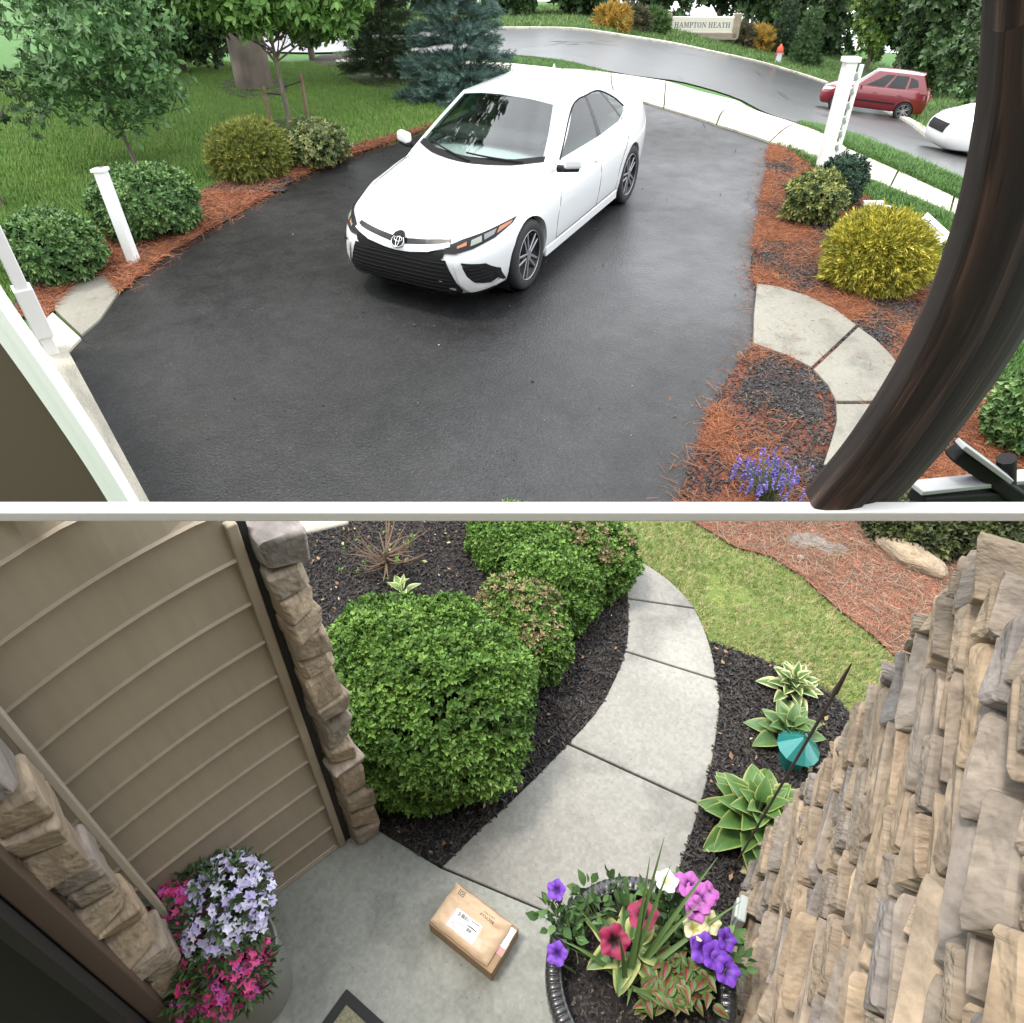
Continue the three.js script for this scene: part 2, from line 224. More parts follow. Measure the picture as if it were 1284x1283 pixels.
function tree(name, label, cat, base, h, crownR, opt = {}) {
  const o = { trunkR: 0.1, crownLow: 0.3, n: 900, cols: [[0.05, 0.1, 0.02]], geo: SPRIG.big, seed: 1, blobs: 14, size: 1, group: undefined, droop: 0.25, ry: 1, lean: 0, ...opt };
  const t = thing(name, label, cat, [base.x, base.y, base.z], o.group), r = rngOf(o.seed * 977 + 5), limbs = [];
  const low = h * o.crownLow, cy = (low + h) / 2, ry = (h - low) / 2 * o.ry;
  limbs.push(taperTube([V(0, -0.1, 0), V(o.lean * 0.3, h * 0.3, 0.02), V(o.lean * 0.7, h * 0.6, -0.02), V(o.lean, h * 0.9, 0)], o.trunkR, o.trunkR * 0.25, 9, 12));
  const centres = [];
  for (let i = 0; i < o.blobs; i++) { const d = randDir(r), k = 0.45 + 0.5 * r(), c = V(o.lean * 0.7 + d.x * crownR * k, cy + d.y * ry * k, d.z * crownR * k), br = (0.30 + 0.25 * r()) * Math.min(crownR, ry); centres.push([c, br]);
    const a = V(o.lean * 0.5, Math.max(low * 0.8, c.y - crownR * 0.6), 0); limbs.push(taperTube([a, a.clone().lerp(c, 0.5).add(V(0, -0.05 * h * r(), 0)), c], o.trunkR * 0.36, o.trunkR * 0.08, 5, 5)); }
  mesh('trunk', merge(limbs), MAT.bark, t);
  const items = [];
  for (let i = 0; i < o.n; i++) { const [c, br] = centres[i % centres.length], d = randDir(r), k = br * (0.55 + 0.6 * Math.sqrt(r())); const p = V(c.x + d.x * k, c.y + d.y * k * 0.75, c.z + d.z * k); const dir = V(d.x, d.y * 0.5 + 0.15 - o.droop, d.z).addScaledVector(randDir(r), 0.7).normalize(); items.push([p, dir, o.size * (0.65 + 0.7 * r())]); }
  instanced('crown', o.geo, o.mat || leafMat, items, t, o.cols, r); return t;
}
function conifer(name, label, cat, base, h, rad, opt = {}) {
  const o = { n: 2500, cols: [[0.03, 0.07, 0.04]], geo: SPRIG.needle, seed: 1, size: 1, low: 0.06, tiers: 12, group: undefined, gap: 0.35, ...opt };
  const t = thing(name, label, cat, [base.x, base.y, base.z], o.group), r = rngOf(o.seed * 331 + 3), limbs = [bar(V(0, -0.1, 0), V(0, h * 0.98, 0), rad * 0.07, 0.01, 8)], items = [];
  const branches = []; for (let k = 0; k < o.tiers; k++) { const f = k / o.tiers, y = h * (o.low + (1 - o.low) * f), R = rad * Math.pow(1 - f, 0.85) + 0.03, nb = Math.max(4, Math.round(11 * (1 - f * 0.6))); for (let b = 0; b < nb; b++) { const a = (b + r() * 0.7 + (k % 2) * 0.5) / nb * 6.283, l = R * (0.78 + 0.35 * r()); branches.push([y + (r() - 0.5) * h * 0.03, a, l]); } }
  for (const [y, a, l] of branches) limbs.push(bar(V(0, y, 0), V(Math.cos(a) * l * 0.85, y - l * 0.12, Math.sin(a) * l * 0.85), 0.012 + 0.008 * l, 0.004, 4));
  const tot = branches.reduce((s, b) => s + b[2], 0);
  for (const [y, a, l] of branches) { const n = Math.max(3, Math.round(o.n * l / tot)); for (let i = 0; i < n; i++) { const f = Math.pow(r(), 0.6), w = (1 - f * 0.55) * l * 0.34 * (r() - 0.5) * 2, x = Math.cos(a) * l * f - Math.sin(a) * w, z = Math.sin(a) * l * f + Math.cos(a) * w, yy = y - l * 0.16 * f + (r() - 0.5) * 0.06 * h * o.gap + 0.06 * l * f * f; const dir = V(Math.cos(a) * 1.0, 0.15 + 0.3 * r(), Math.sin(a) * 1.0).addScaledVector(randDir(r), 0.45).normalize(); items.push([V(x, yy, z), dir, o.size * (0.7 + 0.6 * r())]); } }
  mesh('trunk', merge(limbs), MAT.bark, t); instanced('crown', o.geo, o.mat || leafMat, items, t, o.cols, r); return t;
}
// place blades, chips or needles over a polygon
function scatter(poly, count, seed, fn, keep) {
  const r = rngOf(seed), out = []; let x0 = 1e9, x1 = -1e9, y0 = 1e9, y1 = -1e9; for (const p of poly) { x0 = Math.min(x0, p.x); x1 = Math.max(x1, p.x); y0 = Math.min(y0, p.y); y1 = Math.max(y1, p.y); }
  let guard = 0; while (out.length < count && guard++ < count * 30) { const x = lerp(x0, x1, r()), y = lerp(y0, y1, r()); if (!inPoly(poly, x, y)) continue; if (keep && !keep(x, -y, r)) continue; out.push(fn(x, -y, r)); } return out;
}
const bladeMat = std({ color: rgb(0.09, 0.16, 0.045), roughness: 0.55, side: THREE.DoubleSide });

// ---------------------------------------------------------------- ground
{ // one terrain sheet, fine near the house and coarser far away
  const xs = [], ds = []; for (let x = -16; x <= 16; x += 0.3) xs.push(x); { let s = 0.4, x = 16; while (x < 420) { x += s; s *= 1.12; xs.push(x); xs.unshift(-x); } }
  for (let d = -6; d < 42; d += 0.25) ds.push(d); { let s = 0.35, d = ds[ds.length - 1]; while (d < 420) { d += s; s *= 1.09; ds.push(d); } } for (let d = -6, s = 1; d > -420;) { d -= s; s *= 1.25; ds.unshift(d); }
  const p = [], uv = [], ix = []; for (const d of ds) for (const x of xs) { p.push(x, groundY(x, -d) - 0.012, -d); uv.push(x, -d); }
  for (let j = 0; j < ds.length - 1; j++) for (let i = 0; i < xs.length - 1; i++) { const a = j * xs.length + i, b = a + xs.length; ix.push(a, a + 1, b, a + 1, b + 1, b); }
  const g = new THREE.BufferGeometry(); g.setAttribute('position', new THREE.Float32BufferAttribute(p, 3)); g.setAttribute('uv', new THREE.Float32BufferAttribute(uv, 2)); g.setIndex(ix); g.computeVertexNormals();
  struct('ground', g, MAT.greenSoil);
}
const px = (list) => list.map((p) => G2(p));
// driveway, street, pavements
const driveLeft = [[158, 652], [120, 545], [82, 442], [150, 372], [215, 318], [300, 270], [380, 222], [445, 196], [520, 172], [610, 136], [700, 106]];
const driveRight = [[965, 180], [957, 235], [946, 300], [941, 340], [947, 363], [943, 438], [925, 457], [893, 510], [868, 580], [842, 652]];
const drivePoly = [...curvePts(driveLeft.slice(0, 3), 4), ...curvePts(driveLeft.slice(3), 5), ...px([[770, 119], [805, 129], [880, 153]]), ...curvePts(driveRight, 5)];
struct('driveway', sheet(drivePoly, 0.012, 0.45), MAT.asphalt);
const streetNear = [[330, 66], [420, 67], [520, 67], [640, 70], [760, 90], [860, 105], [930, 127], [1003, 158], [1100, 184], [1200, 226], [1300, 282]];
const streetFar = [[1300, 240], [1200, 187], [1140, 152], [1050, 110], [960, 81], [860, 59], [760, 43], [640, 37], [520, 38], [400, 43], [330, 46]];
struct('street', sheet([...curvePts(streetNear, 4), ...curvePts(streetFar, 4)], 0.04, 0.5), MAT.street);
function kerb(list, w, h, mat, name = 'kerb') { const c = curvePts(list, 5), L = c.map((p, i) => { const a = c[Math.max(0, i - 1)], b = c[Math.min(c.length - 1, i + 1)], t = b.clone().sub(a).normalize(); return new THREE.Vector2(p.x - t.y * w, p.y + t.x * w); }); return struct(name, slab([...c, ...L.reverse()], h, h + 0.05, 0.01, 1.0), mat); }
kerb(streetFar.slice(), 0.35, 0.13, MAT.apron);
{ // pavement and drive apron, slab by slab
  const w = structGroup('pavement');
  const near = [[420, 80], [530, 79], [640, 92], [705, 106], [770, 120], [832, 138], [898, 159], [965, 181], [1040, 207], [1115, 238], [1190, 270], [1290, 318]];
  const farE = [[420, 73], [530, 72], [640, 81], [705, 88], [766, 93], [835, 103], [925, 128], [1000, 159], [1062, 190], [1125, 218], [1195, 251], [1290, 298]];
  for (let i = 0; i < near.length - 1; i++) { const a = G2(near[i]), b = G2(near[i + 1]), c = G2(farE[i + 1]), d = G2(farE[i]); const in1 = (p, q) => p.clone().lerp(q, 0.004 + 0.012 / p.distanceTo(q)); mesh('slab', slab([in1(a, b), in1(b, a), in1(c, d), in1(d, c)], 0.045, 0.10, 0.006, 0.5), MAT.apron, w); }
}
const pathPolys = [];
{ // paths beside the driveway
  const w = structGroup('side_path'), S = (pts) => mesh('slab', slab((pathPolys.push(px(pts)), px(pts)), 0.055, 0.12, 0.006, 0.4), MAT.greywalk, w);
  S([[948, 362], [975, 366], [1010, 377], [1045, 394], [1071, 414], [1043, 441], [1015, 467], [985, 452], [943, 437], [944, 400]]);
  S([[1074, 417], [1095, 432], [1115, 452], [1135, 480], [1128, 509], [1080, 510], [1046, 510], [1036, 490], [1018, 470], [1046, 444]]);
  S([[1046, 514], [1080, 514], [1128, 513], [1125, 560], [1100, 600], [1030, 590], [1040, 560], [1047, 535]]);
  const l = structGroup('side_path');
  mesh('slab', slab(px([[150, 370], [133, 348], [100, 356], [72, 378], [70, 392], [104, 424], [126, 405]]), 0.035, 0.1, 0.006, 0.4), MAT.greywalk, l);
  mesh('slab', slab(px([[103, 428], [68, 396], [40, 420], [72, 450], [86, 446]]), 0.037, 0.1, 0.006, 0.4), MAT.apron, l);
}
// planting beds
const bedLeft = px([[158, 332], [133, 347], [150, 372], [182, 345], [215, 318], [300, 270], [380, 222], [445, 196], [520, 170], [545, 158], [500, 172], [440, 186], [400, 205], [345, 212], [290, 222], [262, 240], [200, 262], [150, 285], [100, 305], [40, 345], [10, 400], [60, 400], [100, 355], [133, 347]].slice(1));
struct('mulch_bed', sheet(bedLeft, 0.012, 0.3, 0.03), MAT.redMulch);
const bedRight = px([[965, 184], [990, 192], [1015, 212], [1050, 232], [1092, 255], [1135, 300], [1168, 355], [1200, 450], [1300, 520], [1300, 640], [842, 648], [868, 580], [893, 510], [925, 457], [943, 438], [947, 363], [941, 340], [946, 300], [957, 235]]);
struct('mulch_bed', sheet(bedRight, 0.012, 0.3, 0.03), MAT.redMulch);
const darkBlobs = []; { const r = rngOf(301); for (const [cx, cy, rx, ry] of [[1012, 338, 58, 34], [985, 492, 50, 44], [1112, 318, 22, 40], [1095, 418, 34, 20], [982, 238, 16, 34], [1010, 590, 40, 16], [318, 240, 34, 6], [176, 318, 18, 9]]) { const q = [], o = r() * 9; for (let i = 0; i < 26; i++) { const a = i / 26 * 6.283, k = 0.45 + 1.5 * (fbm(2 + Math.cos(a) * 2.2 + o, 2 + Math.sin(a) * 2.2 + o, 512, 4, 7) - 0.15); q.push([cx + rx * k * Math.cos(a), cy + ry * k * Math.sin(a)]); } const poly = px(q); darkBlobs.push(poly); } darkBlobs.forEach((poly, i) => struct('mulch_patch', sheet(poly, 0.018, 0.25, 0.03), MAT.blackMulch)); }
const inBlob = (x, z) => darkBlobs.some((p) => inPoly(p, x, -z));
for (const [cx, cy, rx, ry] of [[484, 96, 47, 17], [320, 112, 42, 15], [430, 78, 40, 8], [372, 163, 50, 10]]) { const q = []; for (let i = 0; i < 22; i++) { const a = i / 22 * 6.283; q.push([cx + rx * Math.cos(a), cy + ry * Math.sin(a)]); } struct('mulch_ring', sheet(px(q), 0.025, 0.6, 0.05), std({ color: rgb(1.9, 1.5, 1.3), map: blackMulchMap, roughness: 1 })); }
const walkL = [[555, 1091], [600, 1046], [650, 1000], [712, 937], [750, 893], [772, 852], [783, 821], [787, 788], [786, 755], [787, 728], [791, 706]];
const walkR = [[800, 1195], [838, 1125], [862, 1060], [877, 1013], [893, 950], [901, 890], [898, 857], [888, 812], [869, 767], [842, 736], [815, 716], [794, 704]];
const bedBlack = [...px([[437, 1060], [463, 1037], [555, 1092]]), ...curvePts(walkL, 5).slice(1), ...px([[775, 668], [740, 646], [250, 642], [300, 760]])];
struct('mulch_bed', sheet(bedBlack, 0.008, 0.25, 0.03), MAT.blackMulch);
const bedHosta = px([[800, 1200], [838, 1125], [862, 1060], [877, 1013], [893, 950], [901, 890], [897, 855], [889, 808], [930, 823], [975, 838], [1030, 868], [1075, 905], [1120, 960], [1160, 1120], [900, 1280]]);
struct('mulch_bed', sheet(bedHosta, 0.008, 0.25, 0.03), MAT.blackMulch);
const lawnPoly = px([[889, 806], [930, 823], [975, 838], [1030, 868], [1075, 905], [1150, 960], [1200, 850], [1180, 700], [1130, 650], [1100, 646], [748, 646], [770, 668], [792, 703], [842, 734], [869, 765]]);
struct('lawn', sheet(lawnPoly, 0.0, 0.3, 0.02), MAT.lawnSoil);
const redPatch = px([[850, 648], [880, 665], [920, 690], [965, 702], [1005, 728], [1045, 765], [1090, 800], [1140, 845], [1190, 800], [1230, 700], [1200, 648]]);
struct('mulch_bed', sheet(redPatch, 0.028, 0.3, 0.01), std({ color: rgb(1.7, 2.1, 2.5), map: redMulchMap, bumpMap: redMulchMap, bumpScale: 0.01, roughness: 1 }));
{ // curved garden walk, slab by slab
  const w = structGroup('garden_walk'), L = curvePts(walkL, 6), R = curvePts(walkR, 6);
  const near = (arr, p) => { const q = G2(p); let b = 0; arr.forEach((v, i) => { if (v.distanceTo(q) < arr[b].distanceTo(q)) b = i; }); return b; };
  const cut = [[[555, 1091], [800, 1195]], [[712, 937], [877, 1013]], [[783, 821], [898, 857]], [[786, 755], [869, 767]], [[791, 706], [794, 704]]].map(([a, b]) => [near(L, a), near(R, b)]);
  for (let k = 0; k < 4; k++) { const [a0, b0] = cut[k], [a1, b1] = cut[k + 1]; const l = L.slice(a0, a1 + 1), r = R.slice(b0, b1 + 1).reverse(); const poly = [...l, ...r]; const e = 0.005;      // open a joint at both ends
    const up = l[l.length - 1].clone().sub(l[0]).normalize(); if (k) { l[0] = l[0].clone().addScaledVector(up, e); r[r.length - 1] = r[r.length - 1].clone().addScaledVector(up, e); } if (k < 3) { l[l.length - 1] = l[l.length - 1].clone().addScaledVector(up, -e); r[0] = r[0].clone().addScaledVector(up, -e); }
    mesh('slab', slab([...l, ...r], 0.03, 0.1, 0.006, 0.3), MAT.walk, w); }
}
struct('porch_floor', slab(px([[300, 1100], [437, 1052], [463, 1038], [553, 1093], [700, 1155], [797, 1197], [1000, 1283]]).concat([new THREE.Vector2(1.2, -0.4), new THREE.Vector2(-2.4, -0.4), new THREE.Vector2(-2.2, 0.9)]), 0.035, 0.1, 0.008, 0.3), MAT.porch);

// litter with real relief: bark chips, pine needles, grass
const up = V(0, 1, 0);
{
  const r0 = rngOf(77), chip = new THREE.TetrahedronGeometry(0.011).applyMatrix4(M4([0, 0, 0], [0, 0, 0], [0.55, 2.1, 0.5]));
  const flat = (lift) => (x, z, r) => [V(x, groundY(x, z) + lift + r() * 0.012, z), V(r() - 0.5, (r() - 0.5) * 0.35, r() - 0.5).normalize(), 0.45 + 0.9 * r()];
  const cols = [[0.018, 0.017, 0.017], [0.030, 0.028, 0.028], [0.045, 0.041, 0.039], [0.024, 0.021, 0.022], [0.068, 0.054, 0.045]];
  const chipMat = std({ color: 0xffffff, roughness: 0.75 });
  const mb = instanced('bark_chips', chip, chipMat, [...scatter(bedBlack, 26000, 5, flat(0.028)), ...scatter(bedHosta, 12000, 6, flat(0.028))], null, cols, r0); tag(mb, 'black shredded bark chips covering the garden beds by the curved walk', 'bark mulch');
  const leafBits = instanced('leaf_litter', leaf2(0.028, 0.016), std({ color: 0xffffff, roughness: 0.8, side: THREE.DoubleSide }), [...scatter(bedBlack, 420, 15, flat(0.048)), ...scatter(bedHosta, 90, 16, flat(0.048))], null, [[0.32, 0.22, 0.10], [0.25, 0.14, 0.08], [0.35, 0.33, 0.16], [0.18, 0.12, 0.08]], r0); tag(leafBits, 'small dry tan leaves scattered over the black mulch', 'leaf litter');
  const needle = new THREE.CylinderGeometry(0.0011, 0.0011, 0.11, 3, 1);
  const ncols = [[0.375, 0.144, 0.062], [0.288, 0.106, 0.050], [0.475, 0.213, 0.106], [0.188, 0.069, 0.037], [0.338, 0.125, 0.062]];
  const offPath = (x, z) => !pathPolys.some((p) => inPoly(p, x, -z)); const patchy = (s, th) => (x, z, r) => (offPath(x, z) || r() < 0.03) && (!inBlob(x, z) || r() < 0.42) && fbm(x * 1.6 + 50, z * 1.6 + 50, 4096, 3, s) + 0.25 * (r() - 0.5) < th;
  const nd = instanced('pine_straw', needle, chipMat, [...scatter(bedLeft, 9000, 25, (x, z, r) => { const a = flat(0.04)(x, z, r); a[2] *= 1.8; return a; }, patchy(41, 0.56)), ...scatter(bedRight, 32000, 26, (x, z, r) => { const a = flat(0.04)(x, z, r); a[2] *= 1.25; return a; }, patchy(43, 0.53))], null, ncols, r0); tag(nd, 'rust red pine straw strewn over the beds on both sides of the driveway', 'pine straw');
  const dk = instanced('bark_chips', chip, chipMat, [...scatter(bedLeft, 5000, 35, (x, z, r) => { const a = flat(0.032)(x, z, r); a[2] *= 1.6; return a; }, (x, z, r) => inBlob(x, z) || fbm(x * 1.6 + 50, z * 1.6 + 50, 4096, 3, 41) > 0.55), ...scatter(bedRight, 14000, 36, (x, z, r) => { const a = flat(0.036)(x, z, r); a[2] *= 1.3; return a; }, (x, z, r) => offPath(x, z) && (inBlob(x, z) || fbm(x * 1.6 + 50, z * 1.6 + 50, 4096, 3, 43) > 0.53))], null, cols.map((c) => c.map((v) => v * 1.5)), r0); tag(dk, 'dark bark patches showing through the red pine straw beside the driveway', 'bark mulch');
  const rs = instanced('pine_straw', needle, chipMat, scatter(redPatch, 5000, 46, flat(0.034)), null, [[0.36, 0.22, 0.15], [0.30, 0.19, 0.13], [0.44, 0.34, 0.25], [0.24, 0.16, 0.11]], r0); tag(rs, 'pale reddish straw beyond the lawn at the far right of the garden walk', 'pine straw');
  const dl = instanced('leaf_litter', leaf2(0.03, 0.018), std({ color: 0xffffff, roughness: 0.7, side: THREE.DoubleSide }), scatter(drivePoly, 130, 19, flat(0.018)), null, [[0.12, 0.08, 0.04], [0.3, 0.25, 0.15], [0.05, 0.035, 0.025], [0.2, 0.1, 0.05]], r0); tag(dl, 'a few tiny leaf scraps lying on the black driveway', 'leaf litter');
  const spill = instanced('pine_straw', needle, chipMat, [...scatter(drivePoly, 1500, 29, flat(0.018), (x, z, r) => { for (const [ox, oz] of [[0.16, 0], [-0.16, 0], [0, 0.12], [0, -0.12]]) if (inPoly(bedRight, x + ox * (0.4 + r()), -(z + oz)) || inPoly(bedLeft, x + ox * (0.4 + r()), -(z + oz))) return true; return false; })], null, ncols, r0); tag(spill, 'loose rust red pine needles spilled over the driveway edges', 'pine straw');
  // grass tufts
  const blade = (h, w, lean) => { const g = new THREE.BufferGeometry(); g.setAttribute('position', new THREE.Float32BufferAttribute([-w, 0, 0, w, 0, 0, -w * 0.6, h * 0.6, lean * 0.35, w * 0.6, h * 0.6, lean * 0.35, 0, h, lean], 3)); g.setIndex([0, 1, 2, 1, 3, 2, 2, 3, 4]); g.computeVertexNormals(); return g; };
  const tuft = (n, h, w, sp, seed) => { const r = rngOf(seed); const l = []; for (let i = 0; i < n; i++) l.push(blade(h * (0.6 + 0.6 * r()), w, h * (0.3 + 0.6 * r())).applyMatrix4(M4([(r() - 0.5) * sp, 0, (r() - 0.5) * sp], [0, r() * 6.28, 0]))); return merge(l); };
  const grassMat = std({ color: 0xffffff, roughness: 0.6, side: THREE.DoubleSide });
  const straight = (x, z, r) => [V(x, groundY(x, z) - 0.006, z), V((r() - 0.5) * 0.5, 1, (r() - 0.5) * 0.5).normalize(), 0.6 + 0.7 * r()];
  const inRed = (x, z) => inPoly(redPatch, x, -z);
  const gl = instanced('grass', tuft(7, 0.035, 0.0016, 0.035, 3), grassMat, scatter(lawnPoly, 15000, 55, straight, (x, z, r) => !(inRed(x, z) && r() < 0.97) && fbm(x * 3 + 30, z * 3 + 30, 4096, 3, 9) + 0.2 * (r() - 0.5) < 0.68), null, [[0.208, 0.304, 0.080], [0.272, 0.368, 0.120], [0.416, 0.416, 0.160], [0.576, 0.496, 0.272], [0.240, 0.336, 0.096]], r0); tag(gl, 'pale green lawn with straw coloured blades beside the curved walk', 'grass');
  const lawnUp = px([[-60, 420], [10, 400], [100, 305], [200, 262], [262, 240], [345, 212], [440, 186], [545, 158], [640, 112], [640, 92], [530, 79], [420, 80], [330, 80], [150, 78], [-60, 100]]);
  const gu = instanced('grass', tuft(11, 0.065, 0.0035, 0.12, 4), grassMat, scatter(lawnUp, 85000, 65, straight), null, [[0.105, 0.22, 0.028], [0.14, 0.275, 0.04], [0.185, 0.32, 0.055], [0.12, 0.24, 0.032], [0.22, 0.30, 0.08]], r0); tag(gu, 'deep green lawn left of the driveway up to the street', 'grass');
  const vR = px([[975, 182], [1190, 272], [1290, 322], [1290, 520], [1200, 450], [1168, 355], [1135, 300], [1092, 255], [1050, 232], [1015, 212], [990, 192]]);
  const vS = px([[1003, 160], [1062, 189], [1125, 217], [1195, 250], [1290, 297], [1290, 277], [1200, 227], [1100, 185], [1003, 157]]), vL = px([[640, 80], [705, 88], [764, 94], [760, 91], [640, 71], [520, 68], [420, 68], [420, 72], [530, 71]]);
  const gr = instanced('grass', tuft(9, 0.08, 0.005, 0.11, 5), grassMat, [...scatter(vR, 9000, 75, straight), ...scatter(vS, 9000, 76, straight), ...scatter(vL, 6000, 77, straight)], null, [[0.06, 0.15, 0.025], [0.08, 0.18, 0.03], [0.10, 0.20, 0.045]], r0); tag(gr, 'bright green grass strips along the pavement and street', 'grass');
  const far = px([[330, 44], [400, 41], [520, 36], [640, 35], [760, 41], [860, 57], [960, 79], [1050, 108], [1140, 150], [1200, 185], [1290, 235], [1290, 150], [1130, 90], [1050, 62], [900, 22], [700, 8], [400, 14]]);
  const gf = instanced('grass', tuft(9, 0.2, 0.014, 0.35, 6), grassMat, scatter(far, 26000, 85, straight), null, [[0.07, 0.14, 0.03], [0.09, 0.17, 0.035], [0.12, 0.19, 0.05]], r0); tag(gf, 'grass bank beyond the far kerb of the street', 'grass');
}

// ---------------------------------------------------------------- porch: siding wall, stone corners, stone wall, beam
const CORNER = G(437, 1052), SDIR = V(-0.75, 0, 0.66).normalize(), SNORM = V(0.66, 0, 0.75).normalize();      // siding wall line and outward normal
const sightTop = (d, y = 652) => { const b = (641.5 - y) / FOCAL, tan = (SP - b * CP) / (CP + b * SP); return EYE - d * tan; };
{
  const t = thing('siding_wall', 'beige horizontal lap siding wall left of the porch', 'house wall', [CORNER.x, 0, CORNER.z]);
  t.rotation.y = Math.atan2(-SDIR.z, SDIR.x);                        // local +x runs along the wall, local z is the normal side
  const nSign = Math.sign(V(0, 0, 1).applyAxisAngle(up, t.rotation.y).dot(SNORM));
  const len = 1.5, topAt = (a) => { const w = CORNER.clone().addScaledVector(SDIR, a); return sightTop(-w.z, 642); };
  // boards: each laps over the one below, top boards trimmed to the raked wall top
  const exposure = 0.158, h0 = 0.045;
  for (let k = 0; k < 18; k++) {
    const y0 = h0 + k * exposure, y1 = y0 + exposure; const N = 24, p = [], ix = [], uv = []; let any = false;
    for (let i = 0; i <= N; i++) { const a = 0.05 + (len - 0.05) * i / N, top = Math.min(y1, topAt(a) + 0.30 * a * a * Math.min(1, y0 / 1.4)); const sag = 0.30 * a * a * Math.min(1, y0 / 1.4); const prof = [[y0 + 0.004, 0.002], [y0, 0.020], [y0 + 0.005, 0.025], [y0 + 0.011, 0.017], [y1 - 0.010, 0.004], [y1 + 0.006, 0.002]];
      prof.forEach(([yy, o]) => { const y = Math.min(yy, Math.max(y0, top)); if (top > y0 + 0.01) any = true; p.push(a, y - sag, nSign * o); uv.push(a, y); }); }
    if (!any) break;
    for (let i = 0; i < N; i++) for (let j = 0; j < 5; j++) { const a = i * 6 + j, b = a + 6; const am = 0.05 + (len - 0.05) * (i + 0.5) / N; if (topAt(am) + 0.30 * am * am * Math.min(1, y0 / 1.4) < y0 + 0.012) continue; if (nSign > 0) ix.push(a, b, a + 1, a + 1, b, b + 1); else ix.push(a, a + 1, b, a + 1, b + 1, b); }
    let g = new THREE.BufferGeometry(); g.setAttribute('position', new THREE.Float32BufferAttribute(p, 3)); g.setAttribute('uv', new THREE.Float32BufferAttribute(uv, 2)); g.setIndex(ix); g = g.toNonIndexed(); g.computeVertexNormals(); mesh('board', g, MAT.siding, t);
  }
  const core = new THREE.Shape([new THREE.Vector2(-0.06, 0), new THREE.Vector2(len, 0), new THREE.Vector2(len, topAt(len) - 0.17), new THREE.Vector2(-0.06, topAt(-0.06) - 0.17)]);
  const cg = new THREE.ExtrudeGeometry(core, { depth: 0.12, bevelEnabled: false }); if (nSign > 0) cg.translate(0, 0, -0.121); else cg.translate(0, 0, 0.001); mesh('wall_core', cg, MAT.sidingTrim, t);
  mesh('base_strip', rboxG(len - 0.06, 0.03, 0.02, 0.004, [len / 2 + 0.03, 0.052, nSign * 0.012]), MAT.sidingTrim, t);
  const hC = topAt(0);
  mesh('corner_trim', rboxG(0.03, hC - 0.04, 0.03, 0.006, [0.035, 0.035 + (hC - 0.04) / 2, nSign * 0.016]), MAT.siding, t);
  mesh('corner_joint', rboxG(0.022, hC - 0.04, 0.018, 0.003, [0.008, 0.035 + (hC - 0.04) / 2, nSign * 0.010]), MAT.darkTrim, t);
}
function stoneG(seed, amp = 0.2, us = [0.24, 0.075, 0.09], rad = 0.09) {                                  // rough split-faced block, unit size
  const g = new RoundedBoxGeometry(1, 1, 1, 6, rad), p = g.attributes.position, r = rngOf(seed), ox = r() * 50, oy = r() * 50, tilt = (r() - 0.5) * 0.5, tilt2 = (r() - 0.5) * 0.5;
  for (let i = 0; i < p.count; i++) { const x = p.getX(i), y = p.getY(i), z = p.getZ(i), n = fbm(x * 5 * us[0] / 0.24 + ox + 40, (y * us[1] + z * us[2]) * 20 + oy + 40, 4096, 4, seed) - 0.5, n2 = fbm(y * us[1] * 24 + ox + 80, z * us[2] * 20 - x * us[0] * 12 + oy + 80, 4096, 3, seed + 5) - 0.5;
    const f = z > 0.2 ? 1 : 0.3; p.setXYZ(i, x * (1 + 0.25 * n2) + 0.07 * n, y * (1 + 0.22 * n) + 0.08 * n2, z + f * amp * (n * 1.8 + tilt * x + tilt2 * y)); }
  for (let k = 0; k < 4; k++) { const n = V((r() - 0.5) * 1.3, (r() - 0.5) * 1.3, 0.35 + 0.9 * r()); n.normalize(); const c = 0.46 + 0.15 * r(); for (let i = 0; i < p.count; i++) { const e = n.x * p.getX(i) + n.y * p.getY(i) + n.z * p.getZ(i) - c; if (e > 0 && p.getZ(i) > -0.2) p.setXYZ(i, p.getX(i) - n.x * e, p.getY(i) - n.y * e, p.getZ(i) - n.z * e); } }
  g.computeVertexNormals(); const q = p, uv = g.attributes.uv; for (let i = 0; i < q.count; i++) uv.setXY(i, q.getX(i) * us[0] + seed * 0.137, q.getY(i) * us[1] + q.getZ(i) * us[2] + seed * 0.091); return g;
}
const stoneVar = [], stoneVarB = []; for (let i = 0; i < 14; i++) { stoneVar.push(stoneG(500 + i)); stoneVarB.push(stoneG(540 + i, 0.16, [0.12, 0.10, 0.10], 0.12)); }
function stonePiece(t, r, pos, rot, sc, set = stoneVarB) { const m = mesh('stone', set[Math.floor(r() * 14)], stoneMats[Math.floor(r() * 7)], t); m.position.set(...pos); m.rotation.set(...rot); m.scale.set(...sc); return m; }
{ // narrow stone corner at the end of the siding wall
  const t = thing('stone_pillar', 'narrow tan stacked stone corner at the end of the siding wall', 'stone pillar', [CORNER.x + 0.055, 0, CORNER.z - 0.005]); t.rotation.y = Math.atan2(-SDIR.z, SDIR.x) + Math.PI; const r = rngOf(31);
  const H = sightTop(-CORNER.z, 660); let y = 0.035;
  while (y < H - 0.01) { const h = Math.min(0.06 + 0.09 * r(), H - y); if (h > 0.02) stonePiece(t, r, [0.005 + 0.012 * r(), y + h / 2, 0.0], [0, (r() - 0.5) * 0.2, (r() - 0.5) * 0.12], [0.095 + 0.03 * r(), h * 0.99, 0.13 + 0.03 * r()]); y += h; }
}
